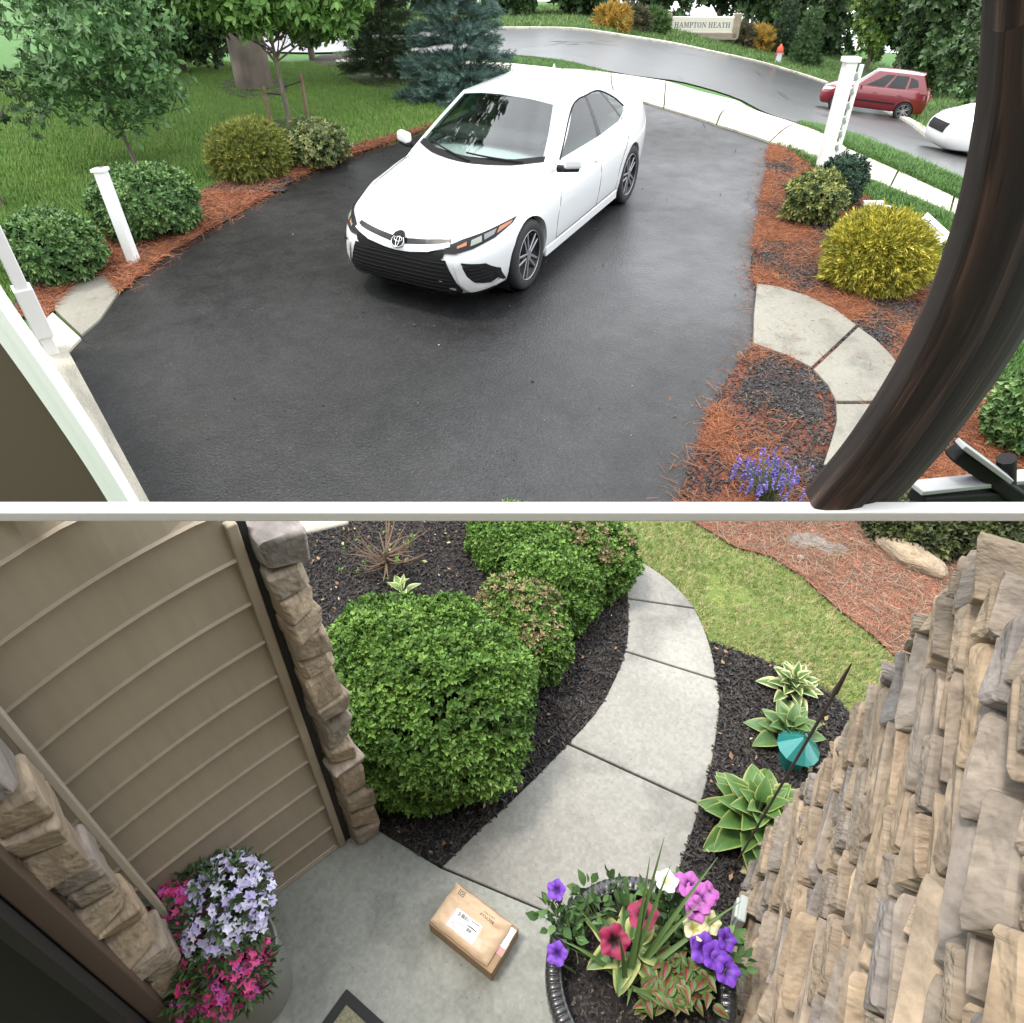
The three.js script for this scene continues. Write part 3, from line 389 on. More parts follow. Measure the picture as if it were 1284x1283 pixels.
{ // stone pier at the lower left, beside the dark door recess
  const b = G(285, 1262), t = thing('stone_pier', 'tan stone pier edge beside the dark door recess at the lower left', 'stone pier', [b.x, 0, b.z]); t.rotation.y = 0.75; const r = rngOf(57);
  const H = 2.25; let y = 0.035;
  while (y < H) { const h = 0.07 + 0.09 * r(); for (const [sx, w] of [[-0.05, 0.095]]) stonePiece(t, r, [sx - 0.012 * r(), y + h / 2, -0.05 + 0.015 * r()], [0, (r() - 0.5) * 0.15, (r() - 0.5) * 0.1], [w + 0.03 * r(), h * 0.99, 0.14]); y += h; }
  mesh('edge_trim', rboxG(0.02, H + 0.1, 0.03, 0.004, [0.01, H / 2, -0.125]), MAT.sidingTrim, t);
}
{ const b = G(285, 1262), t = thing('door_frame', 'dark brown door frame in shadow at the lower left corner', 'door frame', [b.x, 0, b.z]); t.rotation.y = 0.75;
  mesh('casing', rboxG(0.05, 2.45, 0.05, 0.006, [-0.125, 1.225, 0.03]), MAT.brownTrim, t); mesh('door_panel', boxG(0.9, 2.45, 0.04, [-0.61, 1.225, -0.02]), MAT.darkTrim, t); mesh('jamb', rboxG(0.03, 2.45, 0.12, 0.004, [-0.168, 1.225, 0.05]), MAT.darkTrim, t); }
const WDIR = V(-0.40, 0, 0.9165), WE = G(917, 1108).add(V(0.11, 0, -0.02));                  // right stone wall: direction towards the house, far corner
{
  const t = thing('stone_wall', 'tall tan stacked stone wall of long split stones on the right of the porch', 'stone wall', [WE.x, 0, WE.z]);
  t.rotation.y = Math.atan2(-WDIR.z, WDIR.x); const nS = Math.sign(V(0, 0, 1).applyAxisAngle(up, t.rotation.y).x) < 0 ? 1 : -1; // outward face looks to -x
  const r = rngOf(91), phi = 0.40, cs = Math.cos(phi), sn = Math.sin(phi), L = 1.45;
  const topAt = (a) => sightTop(-(WE.z + WDIR.z * a), 652); t.rotateX(-nS * 0.068);
  for (let v = -0.9; v < 3.2;) { const h = 0.030 + 0.045 * r(); let u = -1 - r() * 0.3;
    while (u < 2.2) { const l = 0.10 + 0.20 * r() * (0.6 + 0.8 * r()), uc = u + l / 2, vc = v + h / 2, a = uc * cs + vc * sn, b = -uc * sn + vc * cs; u += l + 0.003;
      const halfL = l / 2 * cs; let a0 = a - halfL, a1 = a + halfL; if (a1 < 0.02 || a0 > L) continue; if (b < -0.02 || b > topAt(Math.max(0, a)) - h * 0.75) continue; const ca0 = Math.max(a0, 0.0 - 0.02 * r()), ll = Math.min(a1, L) - ca0; if (ll < 0.03) continue;
      const ac = ca0 + ll / 2, bc = b - (ac - a) * Math.tan(phi); stonePiece(t, r, [ac, bc, nS * (0.004 + 0.026 * r() * r() + 0.010 * r())], [0, (r() - 0.5) * 0.06 + (nS < 0 ? Math.PI : 0), nS < 0 ? phi + (r() - 0.5) * 0.05 : -phi + (r() - 0.5) * 0.05], [ll / cs * 0.995, h * 1.0, 0.10 + 0.035 * r()], stoneVar); }
    v += h; }
  const core = new THREE.Shape([new THREE.Vector2(0.02, 0), new THREE.Vector2(L, 0), new THREE.Vector2(L, topAt(L) - 0.03), new THREE.Vector2(0.02, topAt(0.02) - 0.03)]); const cg = new THREE.ExtrudeGeometry(core, { depth: 0.22, bevelEnabled: false }); cg.translate(0, 0, nS > 0 ? -0.245 : 0.025); mesh('mortar_core', cg, std({ color: rgb(0.10, 0.08, 0.065), roughness: 1 }), t);
}
{ const d = 0.98, yb = sightTop(d, 655.5), m = struct('beam', rboxG(3.2, 0.024, 0.034, 0.004, [0, yb + 0.013, -d - 0.018]), MAT.beam); m.userData.kind = 'structure'; }
{ const g = G(930, 1172), t = thing('cover_plate', 'pale grey rectangular cover plate low on the stone wall', 'cover plate', [0, 0, 0]); const a = 0.26, base = V(WE.x + WDIR.x * a, 0.2, WE.z + WDIR.z * a); t.position.copy(base); t.rotation.y = Math.atan2(-WDIR.z, WDIR.x) + Math.PI; const n = V(0, 0, 1).applyAxisAngle(up, t.rotation.y); const s = n.x < 0 ? 1 : -1; mesh('plate', rboxG(0.09, 0.15, 0.03, 0.008, [0, 0, s * 0.075]), std({ color: rgb(0.42, 0.46, 0.44), roughness: 0.4 }), t); mesh('lid', rboxG(0.07, 0.065, 0.012, 0.005, [0, 0.03, s * 0.093]), std({ color: rgb(0.46, 0.5, 0.47), roughness: 0.35 }), t); }
// house behind the viewer: the wall the porch belongs to and its roof overhang
{ const t = thing('house', 'house front with porch roof overhanging the walk, behind the viewer', 'house'); mesh('wall', boxG(9, 5.2, 0.2, [0.3, 2.6, 1.5]), MAT.siding, t); mesh('porch_ceiling', boxG(6, 0.12, 0.9, [0.0, 4.2, 1.0]), MAT.white, t); mesh('roof', boxG(9, 0.1, 1.6, [0.3, 5.5, 1.5], [0.35, 0, 0]), MAT.darkTrim, t); }

// ---------------------------------------------------------------- upper left: garage doorway, posts
{
  const A = G(76, 446), B = G(176, 640), t = thing('garage_doorway', 'white trimmed garage doorway with brown door at the left of the driveway', 'garage doorway', [B.x, B.y, B.z]);
  const dir = A.clone().sub(B); dir.y = 0; const L = dir.length(); t.rotation.y = Math.atan2(-dir.z, dir.x); const inS = Math.sign(V(0, 0, 1).applyAxisAngle(up, t.rotation.y).x) < 0 ? 1 : -1; // side away from the drive
  const rise = A.y - B.y;
  mesh('threshold', boxG(L, 0.05, 0.34, [L / 2, rise / 2 + 0.01, inS * 0.10], [0, 0, Math.atan2(rise, L)]), MAT.apron, t);
  mesh('far_jamb', rboxG(0.16, 2.2, 0.10, 0.01, [L + 0.05, 1.1 + rise, inS * 0.05]), MAT.white, t); mesh('far_jamb_foot', rboxG(0.20, 0.42, 0.14, 0.01, [L + 0.05, rise + 0.4, inS * 0.05]), MAT.white, t);
  // near jamb sweeps over as a curved white casing
  t.updateMatrixWorld(true); const q = t.getWorldQuaternion(new THREE.Quaternion()).invert();
  const loc = [[182, 660], [136, 582], [88, 508], [46, 446], [0, 380], [-50, 300]].map(([x, y]) => P(x, y, 3.25).sub(B));
  const curve = new THREE.CatmullRomCurve3(loc);
  const casing = (off, w, d, zo, mat, name) => { const p = [], ix = [], N = 30; for (let i = 0; i <= N; i++) { const c = curve.getPointAt(i / N), tg = curve.getTangentAt(i / N), n = V(-tg.y, tg.x, 0).normalize(); for (const [a, z] of [[0, 0], [w, 0], [w, d], [0, d]]) p.push(c.x + n.x * (off + a), c.y + n.y * (off + a), c.z + zo - z); } for (let i = 0; i < N; i++) for (let j = 0; j < 4; j++) { const a = i * 4 + j, b = i * 4 + (j + 1) % 4; ix.push(a, b, a + 4, b, b + 4, a + 4); } const g = new THREE.BufferGeometry(); g.setAttribute('position', new THREE.Float32BufferAttribute(p, 3)); g.setIndex(ix); const h = g.toNonIndexed(); h.computeVertexNormals(); h.applyQuaternion(q); mesh(name, h, mat, t); };
  casing(0.0, 0.05, 0.09, 0.02, MAT.white, 'near_casing'); casing(0.052, 0.09, 0.09, 0, MAT.white, 'near_jamb'); casing(0.144, 1.5, 0.06, -0.03, MAT.brownTrim, 'brown_wall');
  mesh('door_panel', boxG(L - 0.1, 2.3, 0.05, [L / 2 + 0.02, 1.15 + rise / 2, inS * 0.26]), std({ color: rgb(0.16, 0.115, 0.09), roughness: 0.5 }), t);
}
function squarePost(label, px0, topY, w, extra) { const b = G(...px0), t = thing('sign_post', label, 'post', [b.x, b.y, b.z]); const d = -b.z; const tp = P(px0[0], topY, d); const h = tp.y - b.y; mesh('shaft', rboxG(w, h, w, 0.008, [0, h / 2, 0]), MAT.white, t); if (extra) extra(t, h); return t; }
{ const t = squarePost('white square post leaning over the green shrub left of the driveway', [170, 333], 215, 0.105, (g, h) => { mesh('cap', rboxG(0.135, 0.03, 0.135, 0.006, [0, h + 0.015, 0]), MAT.white, g); mesh('cap_core', rboxG(0.06, 0.012, 0.06, 0.004, [0, h + 0.036, 0]), MAT.silver, g); }); t.rotation.z = 0.02; }
squarePost('white post with cap standing beyond the right bed by the pavement', [1030, 214], 78, 0.15, (g, h) => { mesh('cap', rboxG(0.2, 0.06, 0.2, 0.01, [0, h + 0.03, 0]), MAT.white, g); for (let i = 0; i < 7; i++) mesh('chain_link', rboxG(0.05, 0.09, 0.03, 0.008, [0.10, h - 0.15 - i * 0.17, 0.06], [0, 0, 0.5]), MAT.silver, g); mesh('side_rail', rboxG(0.045, h - 0.1, 0.06, 0.01, [0.145, h / 2 + 0.03, 0.04]), MAT.white, g); });
{ const b = G(1160, 318), t = thing('yard_sign', 'white framed yard sign fallen on the grass beside the golden shrub', 'yard sign', [b.x, b.y, b.z]); t.rotation.set(-0.9, -0.5, 0.5); const W = 0.55, H = 0.36; for (const [x, y, w, h] of [[0, 0, W, 0.06], [0, H, W, 0.06], [-W / 2, H / 2, 0.06, H + 0.06], [W / 2, H / 2, 0.06, H + 0.06]]) mesh('frame_bar', rboxG(w, h, 0.03, 0.006, [x, y, 0.004]), MAT.white, t); mesh('panel', boxG(W - 0.05, H - 0.05, 0.012, [0, H / 2, 0]), std({ color: rgb(0.3, 0.33, 0.34), roughness: 0.4 }), t); mesh('print_block', boxG(0.2, 0.12, 0.006, [0.05, H / 2, 0.012]), MAT.white, t); }
{ // white pieces lying behind the golden shrub
  const r = rngOf(71); [[1092, 258, 'pale plastic edging piece at the left end behind the golden shrub'], [1108, 264, 'pale plastic edging piece second from left behind the golden shrub'], [1121, 273, 'pale plastic edging piece second from right behind the golden shrub'], [1133, 286, 'pale plastic edging piece at the right end behind the golden shrub']].forEach(([x, y, l]) => { const b = G(x, y + 4), t = thing('edging_piece', l, 'edging', [b.x, b.y, b.z], 'white edging pieces'); t.rotation.y = r() * 1.2 - 0.9; mesh('rail', rboxG(0.26, 0.06, 0.05, 0.012, [0, 0.07, 0]), MAT.white, t); mesh('stake', rboxG(0.04, 0.1, 0.03, 0.006, [0.05, 0.03, 0]), MAT.white, t); });
}
// dark timber post on the right, bowed like a ship's knee, standing on the beam
{
  const t = thing('timber_post', 'thick dark brown bowed timber post framing the right of the driveway view', 'timber post');
  const d = 1.0, mid = [[1022, 634], [1083, 560], [1158, 440], [1216, 300], [1250, 150], [1262, 20], [1266, -60]].map(([x, y]) => P(x, y, d));
  t.position.copy(mid[0]); const loc = mid.map((p) => p.clone().sub(mid[0])); const c = new THREE.CatmullRomCurve3(loc);
  const sweep = (prof, name, mat) => { const p = [], ix = [], uv = [], N = 60, n = prof.length; for (let i = 0; i <= N; i++) { const q = c.getPointAt(i / N), tg = c.getTangentAt(i / N), nx = V(tg.y, -tg.x, 0).normalize(); prof.forEach(([a, z], j) => { p.push(q.x + nx.x * a * 0.77, q.y + nx.y * a * 0.77, q.z + z * 0.77); uv.push(j / n * 0.6, i / N * 1.1); }); } for (let i = 0; i < N; i++) for (let j = 0; j < n - 1; j++) { const a = i * n + j, b = a + 1; ix.push(a, a + n, b, b, a + n, b + n); } const g = new THREE.BufferGeometry(); g.setAttribute('position', new THREE.Float32BufferAttribute(p, 3)); g.setAttribute('uv', new THREE.Float32BufferAttribute(uv, 2)); g.setIndex(ix); g.computeVertexNormals(); mesh(name, g, mat, t); };
  const rough = (a, z, i) => [a, z];
  sweep([[-0.006, -0.06], [-0.012, 0], [-0.008, 0.012], [0.02, 0.018], [0.07, 0.016], [0.108, 0.006], [0.114, -0.004]].map((v, i) => rough(...v, i)), 'front_face', MAT.wood);
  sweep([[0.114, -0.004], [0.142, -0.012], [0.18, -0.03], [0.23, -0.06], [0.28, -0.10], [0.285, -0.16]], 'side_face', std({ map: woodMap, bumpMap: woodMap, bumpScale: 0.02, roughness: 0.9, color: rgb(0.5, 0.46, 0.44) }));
  sweep([[0.285, -0.16], [0.1, -0.17], [-0.006, -0.06]], 'back_face', MAT.wood);
}
// dark railing with a pale rail beyond the post
{
  const a = P(1148, 612, 1.75), b = P(1300, 596, 1.9), t = thing('porch_railing', 'black railing with pale grey top rails behind the timber post', 'railing', [a.x, 0, a.z]); const o = V(a.x, 0, a.z), l = (p) => p.clone().sub(o);
  const flat = (p, q, w, h) => { const d = q.clone().sub(p), g = new RoundedBoxGeometry(w, h, d.length(), 2, Math.min(w, h) * 0.2); g.applyQuaternion(new THREE.Quaternion().setFromRotationMatrix(new THREE.Matrix4().lookAt(q, p, up))); const m = p.clone().lerp(q, 0.5); return g.translate(m.x, m.y, m.z); };
  const railM = std({ color: rgb(0.30, 0.31, 0.32), roughness: 0.35 });
  mesh('top_rail', flat(l(a), l(b), 0.065, 0.018), railM, t); mesh('brace', flat(l(P(1204, 556, 1.8)), l(P(1264, 600, 1.8)), 0.05, 0.016), railM, t); mesh('under_rail', flat(l(P(1148, 624, 1.76)), l(P(1300, 614, 1.9)), 0.07, 0.045), MAT.plastic, t); mesh('under_brace', flat(l(P(1196, 566, 1.83)), l(P(1276, 622, 1.83)), 0.06, 0.05), MAT.plastic, t);
  for (let i = 0; i < 6; i++) { const p = P(1160 + i * 24, 612 - i * 2, 2.0 + i * 0.03); mesh('baluster', bar(l(P(1160 + i * 24, 650, 2.0 + i * 0.03)), l(p), 0.011, 0.011, 6), MAT.plastic, t); }
  mesh('post', bar(l(P(1262, 650, 1.84)), l(P(1262, 575, 1.84)), 0.03, 0.03, 8), MAT.plastic, t);
}

// ---------------------------------------------------------------- cars
function makeCar(name, label, o) {
  const t = thing(name, label, 'car'); t.userData.label = label;
  const { W, zc, tipF, tipR, yLow, ybPts, crownPts, vw, gh, paint, nF, nR, wheelR, zRear } = o;
  const curveAt = (pts, z) => { if (z >= pts[0][0]) return pts[0][1]; for (let i = 1; i < pts.length; i++) if (z >= pts[i][0]) { const [z0, a] = pts[i - 1], [z1, b] = pts[i]; const f = (z - z0) / (z1 - z0); return lerp(a, b, f * f * (3 - 2 * f) * 0.5 + f * 0.5); } return pts[pts.length - 1][1]; };
  const yb = (z) => curveAt(ybPts, z), crown = (z) => curveAt(crownPts, z);
  const LV = o.levels || [0, 0.05, 0.16, 0.3, 0.45, 0.58, 0.66, 0.74, 0.86, 0.95, 1];
  const at = (arr, v) => { for (let i = 1; i < arr.length; i++) if (v <= arr[i][0]) { const [a, x] = arr[i - 1], [b, y] = arr[i]; return lerp(x, y, (v - a) / (b - a)); } return arr[arr.length - 1][1]; };
  const N = 128, M = 14;
  function ringPt(phi, v) { const c = Math.cos(phi), s = Math.sin(phi), n = c > 0 ? nF : nR, Lh = c > 0 ? at(tipF, v) - zc : zc - at(tipR, v); const z = zc + Lh * Math.sign(c) * Math.pow(Math.abs(c), 2 / n), x = W * at(vw, v) * Math.sign(s) * Math.pow(Math.abs(s), 2 / n); const yt = yb(z); return V(x, lerp(yLow, yt, v), z); }
  const phiOf = (i) => { const f = i / N; return f * Math.PI * 2; };
  const p = [], ix = [], rows = LV.length; const half = N / 2;
  for (const v of LV) for (let i = 0; i < N; i++) { const q = ringPt(phiOf(i), v); p.push(q.x, q.y, q.z); }
  for (let k = 0; k < rows - 1; k++) for (let i = 0; i < N; i++) { const a = k * N + i, b = k * N + (i + 1) % N; ix.push(a, a + N, b, b, a + N, b + N); }
  const deck = (row, fn, flip) => { const idx = []; for (let i = 0; i <= half; i++) { const R = row * N + i, Lf = row * N + (N - i) % N, line = []; if (i === 0 || i === half) { for (let j = 0; j <= M; j++) line.push(R); } else { line.push(R); const xr = p[R * 3], z = p[R * 3 + 2], y0 = p[R * 3 + 1]; for (let j = 1; j < M; j++) { const q = 1 - 2 * j / M; p.push(xr * q, fn(y0, z, q, xr), z); line.push(p.length / 3 - 1); } line.push(Lf); } idx.push(line); }
    for (let i = 0; i < half; i++) for (let j = 0; j < M; j++) { const a = idx[i][j], b = idx[i][j + 1], c = idx[i + 1][j], d = idx[i + 1][j + 1]; for (const tri of [[a, b, c], [b, d, c]]) if (tri[0] !== tri[1] && tri[1] !== tri[2] && tri[0] !== tri[2]) flip ? ix.push(tri[0], tri[2], tri[1]) : ix.push(...tri); } };
  const deckY = (y0, z, q, xr) => y0 + crown(z) * Math.min(1, Math.abs(xr) / 0.55) * (1 - Math.pow(Math.abs(q), 2.6)) + (o.ridge ? o.ridge * Math.exp(-(((Math.abs(q) - 0.62) / 0.16) ** 2)) * sstep(1.0, 0.2, z) * sstep(-0.9, -0.2, z) : 0);
  deck(rows - 1, deckY, false); deck(0, (y0) => y0, true);
  let g = new THREE.BufferGeometry(); g.setAttribute('position', new THREE.Float32BufferAttribute(p, 3)); g.setIndex(ix); g.setAttribute('uv', new THREE.Float32BufferAttribute(new Float32Array(p.length / 3 * 2), 2)); g.computeVertexNormals();
  { // make sure faces look outwards
    const nrm = g.attributes.normal; let s = 0; for (let i = 0; i < N; i++) s += nrm.getX(4 * N + i) * p[(4 * N + i) * 3]; if (s < 0) { const id = g.index.array; for (let i = 0; i < id.length; i += 3) { const q = id[i]; id[i] = id[i + 1]; id[i + 1] = q; } g.computeVertexNormals(); } }
  const ev = new Evaluator(); ev.useGroups = false; ev.attributes = ['position', 'normal', 'uv']; let body = new Brush(g); body.updateMatrixWorld();
  for (const z of [0, zRear]) for (const s of [-1, 1]) { const cg = new THREE.CylinderGeometry(wheelR + 0.032, wheelR + 0.032, 0.5, 40); cg.rotateZ(Math.PI / 2); const b = new Brush(cg); b.position.set(s * (W - 0.05), wheelR, z); b.updateMatrixWorld(); body = ev.evaluate(body, b, SUBTRACTION); body.updateMatrixWorld(); }
  mesh('body', body.geometry, paint, t);
  // wheel wells and wheels
  for (const z of [0, zRear]) for (const s of [-1, 1]) {
    const well = merge([new THREE.CylinderGeometry(wheelR + 0.030, wheelR + 0.030, 0.30, 32, 1, true).rotateZ(Math.PI / 2).translate(s * (W - 0.255), wheelR, z), new THREE.CircleGeometry(wheelR + 0.04, 32).rotateY(Math.PI / 2).translate(s * (W - 0.28), wheelR, z)]); mesh('wheel_well', well, std({ color: rgb(0.01, 0.01, 0.01), roughness: 0.95, side: THREE.DoubleSide }), t);
    const w = new THREE.Group(); w.name = 'wheel'; w.position.set(s * (W - 0.135), wheelR, z); t.add(w); const R = wheelR, r = R * 0.72;
    const prof = [[r, -0.105], [r + 0.02, -0.11], [R - 0.03, -0.11], [R - 0.008, -0.09], [R, -0.06], [R, 0.06], [R - 0.008, 0.09], [R - 0.03, 0.112], [r + 0.02, 0.112], [r, 0.105]].map(([a, b]) => new THREE.Vector2(a, b)); const ty = new THREE.LatheGeometry(prof, 40); ty.rotateZ(-Math.PI / 2); mesh('tyre', ty, MAT.rubber, w);
    const rim = new THREE.LatheGeometry([[r, 0.1], [r - 0.012, 0.102], [r - 0.02, 0.085], [r - 0.035, 0.03], [0.05, 0.02], [0, 0.02]].map(([a, b]) => new THREE.Vector2(a, b)), 40); rim.rotateZ(-Math.PI / 2); if (s < 0) rim.rotateY(Math.PI); mesh('rim', rim, MAT.black, w);
    mesh('rim_edge', new THREE.TorusGeometry(r - 0.007, 0.006, 6, 40).rotateY(Math.PI / 2).translate(s * 0.1, 0, 0), MAT.silver, w); mesh('hub', new THREE.CylinderGeometry(0.035, 0.045, 0.03, 16).rotateZ(Math.PI / 2).translate(s * 0.085, 0, 0), MAT.silver, w);
    for (let k = 0; k < o.spokes; k++) { const pair = Math.floor(k / 2), sd = k % 2 ? 1 : -1, a = pair / (o.spokes / 2) * 6.283 + 0.3; const l = r - 0.03; const sp = rboxG(0.022, l, 0.024, 0.005, [0, l / 2 + 0.02, 0], [0, 0, 0]); sp.applyMatrix4(M4([0, 0, sd * 0.014], [sd * 0.12, 0, 0])); sp.applyMatrix4(M4([s * 0.082, 0, 0], [a, 0, 0])); mesh('spoke', sp, k % 2 ? MAT.silver : MAT.silver, w); }
  }
  // cabin
  const { y0, y1, zf0, zf1, zr0, zr1, w0, w1, bow, arc } = gh; const gy = (u) => lerp(y0, y1, u), gw = (u) => w0 - (w0 - w1) * Math.pow(u, 1.2), zf = (a, u) => lerp(zf0, zf1, u) - bow * (1 - 0.45 * u) * a * a, zr = (a, u) => lerp(zr0, zr1, Math.pow(u, gh.rexp || 1)) + bow * 0.6 * a * a;
  const FR = (a, u) => V(a * gw(u), gy(u) + 0.02 * Math.sin(u * 3.14) * (1 - a * a) + gh.dome * (1 - Math.pow(Math.abs(a), 2.2)) * u * u, zf(a, u)), RE = (a, u) => V(-a * gw(u), gy(u) + 0.02 * Math.sin(u * 3.14) * (1 - a * a) + gh.dome * (1 - Math.pow(Math.abs(a), 2.2)) * u * u, zr(a, u)), SD = (s) => (f, u) => V(s * (gw(u) + 0.012 * Math.sin(f * 3.14) * (1 - u)), gy(u), lerp(zf(1, u), zr(1, u), f)), RF = (f, q) => V(q * gw(1), gy(1) + (gh.dome * (1 - Math.pow(Math.abs(q), 2.2)) + arc * Math.sin(Math.min(1, f) * 3.14) * (1 - q * q)), lerp(zf(q, 1), zr(q, 1), f));
  const grid = (fn, a0, a1, u0, u1, na, nu, off = 0, flip = false) => { const pp = [], ii = [], e = 1e-3; for (let j = 0; j <= nu; j++) for (let i = 0; i <= na; i++) { const a = lerp(a0, a1, i / na), u = lerp(u0, u1, j / nu), q = fn(a, u); if (off) { const n = fn(a + e, u).sub(fn(a - e, u)).cross(fn(a, u + e).sub(fn(a, u - e))).normalize(); if (flip) n.negate(); q.addScaledVector(n, off); } pp.push(q.x, q.y, q.z); } for (let j = 0; j < nu; j++) for (let i = 0; i < na; i++) { const a = j * (na + 1) + i, b = a + na + 1; flip ? ii.push(a, b, a + 1, a + 1, b, b + 1) : ii.push(a, a + 1, b, a + 1, b + 1, b); } const gg = new THREE.BufferGeometry(); gg.setAttribute('position', new THREE.Float32BufferAttribute(pp, 3)); gg.setIndex(ii); gg.computeVertexNormals(); return gg; };
  const poly = (fn, pts, off, flip, edge = 0.06) => { let sg = new THREE.ShapeGeometry(new THREE.Shape(pts.map((q) => new THREE.Vector2(...q)))); sg = new TessellateModifier(edge, 6).modify(sg); const q = sg.attributes.position, e = 1e-3; for (let i = 0; i < q.count; i++) { const a = q.getX(i), u = q.getY(i), v = fn(a, u), n = fn(a + e, u).sub(fn(a - e, u)).cross(fn(a, u + e).sub(fn(a, u - e))).normalize(); if (flip) n.negate(); v.addScaledVector(n, off); q.setXYZ(i, v.x, v.y, v.z); } sg.deleteAttribute('normal'); sg.deleteAttribute('uv'); sg = mergeVertices(sg, 1e-5); sg.computeVertexNormals(); return sg; };
  const holed = (fn, outer, holes, flip) => { const sh = new THREE.Shape(outer.map((q) => new THREE.Vector2(...q))); for (const h of holes) sh.holes.push(new THREE.Path(h.map((q) => new THREE.Vector2(...q)))); let sg = new THREE.ShapeGeometry(sh); sg = new TessellateModifier(0.07, 7).modify(sg); const q = sg.attributes.position; for (let i = 0; i < q.count; i++) { const v = fn(q.getX(i), q.getY(i)); q.setXYZ(i, v.x, v.y, v.z); } sg.deleteAttribute('normal'); sg.deleteAttribute('uv'); sg = mergeVertices(sg, 1e-5); if (flip) { const id = sg.index.array; for (let i = 0; i < id.length; i += 3) { const w = id[i]; id[i] = id[i + 1]; id[i + 1] = w; } } sg.computeVertexNormals(); return sg; };
  const shrink = (pts, k) => { const cx = pts.reduce((m, q) => m + q[0], 0) / pts.length, cy = pts.reduce((m, q) => m + q[1], 0) / pts.length; return pts.map(([x, y]) => [cx + (x - cx) * k, cy + (y - cy) * k]); };
  const edge = (n, y) => [...Array(n + 1)].map((_, i) => [i / n, y]), wide = (n, y) => [...Array(n + 1)].map((_, i) => [-1 + 2 * i / n, y]);
  const rearPane = [[-0.9, 0.32], [0.9, 0.32], [0.86, 0.93], [-0.86, 0.93]], FO = [...wide(16, 0), ...wide(16, 1).reverse()], SO = [...edge(16, 0), ...edge(16, 1).reverse()];
  mesh('cabin_shell', merge([holed(FR, FO, [shrink(o.screen, 0.985)], false), holed(RE, FO, [shrink(rearPane, 0.985)], false), ...[1, -1].map((q) => holed(SD(q), SO, o.sideGlass.map((w) => shrink(w, 0.97)), q < 0))]), paint, t);
  mesh('roof', grid((q, f) => RF(f, q), -1, 1, 0, 1, 18, 16, 0), phys({ color: paint.color, roughness: 0.35, clearcoat: 1, clearcoatRoughness: 0.04, side: THREE.DoubleSide }), t);
  mesh('windscreen', poly(FR, o.screen, 0.004, false, 0.08), MAT.glass, t); mesh('rear_window', poly(RE, rearPane, 0.004, false, 0.1), MAT.sideGlass, t);
  { const yB = Math.max(yb(-0.6), yb(-3.2)) + 0.075, zA = zf0 - 0.42, zB = zr0 + 0.75; const lin = []; const L0 = zA - zB; mesh('headliner', grid((q, f) => RF(f, q).add(V(0, -0.02, 0)), -0.95, 0.95, 0.03, 0.97, 8, 6, 0), MAT.cabinDark, t);
    mesh('cabin_floor', boxG(w0 * 2 - 0.2, 0.02, L0 - 0.2, [0, yB, (zA + zB) / 2 - 0.1]), MAT.cabinDark, t); mesh('dashboard', rboxG(w0 * 2 - 0.42, 0.07, 0.34, 0.03, [0, yB + 0.005, zA - 0.36]), MAT.cabinDark, t);
    for (const sx of [-0.38, 0.38]) { mesh('seat', rboxG(0.48, 0.22, 0.13, 0.05, [sx, yB + 0.08, zA - 1.05], [-0.25, 0, 0]), MAT.seat, t); mesh('headrest', rboxG(0.26, 0.15, 0.09, 0.04, [sx, yB + 0.25, zA - 1.12], [-0.15, 0, 0]), MAT.seat, t); }
    mesh('seat', rboxG(1.2, 0.16, 0.14, 0.05, [0, yB + 0.05, zA - 2.0], [-0.3, 0, 0]), MAT.seat, t); mesh('steering_wheel', new THREE.TorusGeometry(0.17, 0.014, 8, 28).rotateX(-0.5).translate(0.38, yB + 0.06, zA - 0.45), MAT.plastic, t); mesh('rear_mirror', rboxG(0.22, 0.06, 0.03, 0.012, [0, gy(0.86), zf(0, 0.86) - 0.12]), MAT.plastic, t); }
  if (o.cowl) mesh('cowl_panel', poly(FR, o.cowl, 0.006, false, 0.08), MAT.plastic, t);
  for (const s of [1, -1]) { for (const w of o.sideGlass) mesh('side_window', poly(SD(s), w, 0.004, s < 0, 0.05), MAT.sideGlass, t); for (const w of o.pillars || []) mesh('window_pillar', poly(SD(s), w, 0.0055, s < 0, 0.05), MAT.black, t); }
  const nose = () => (x, y) => { let z = 0.7; for (let k = 0; k < 30; k++) { const vv = Math.min(1, Math.max(0, (y - yLow) / (yb(z) - yLow))), Lh = at(tipF, vv) - zc, w = W * at(vw, vv), zn = zc + Lh * Math.pow(Math.max(0, 1 - Math.pow(Math.abs(x) / w, nF)), 1 / nF); z = lerp(z, zn, 0.5); } return V(x, y, z); };
  return { t, poly, nose: nose(), SD, FR, grid, ringPt, deckY, yb };
}
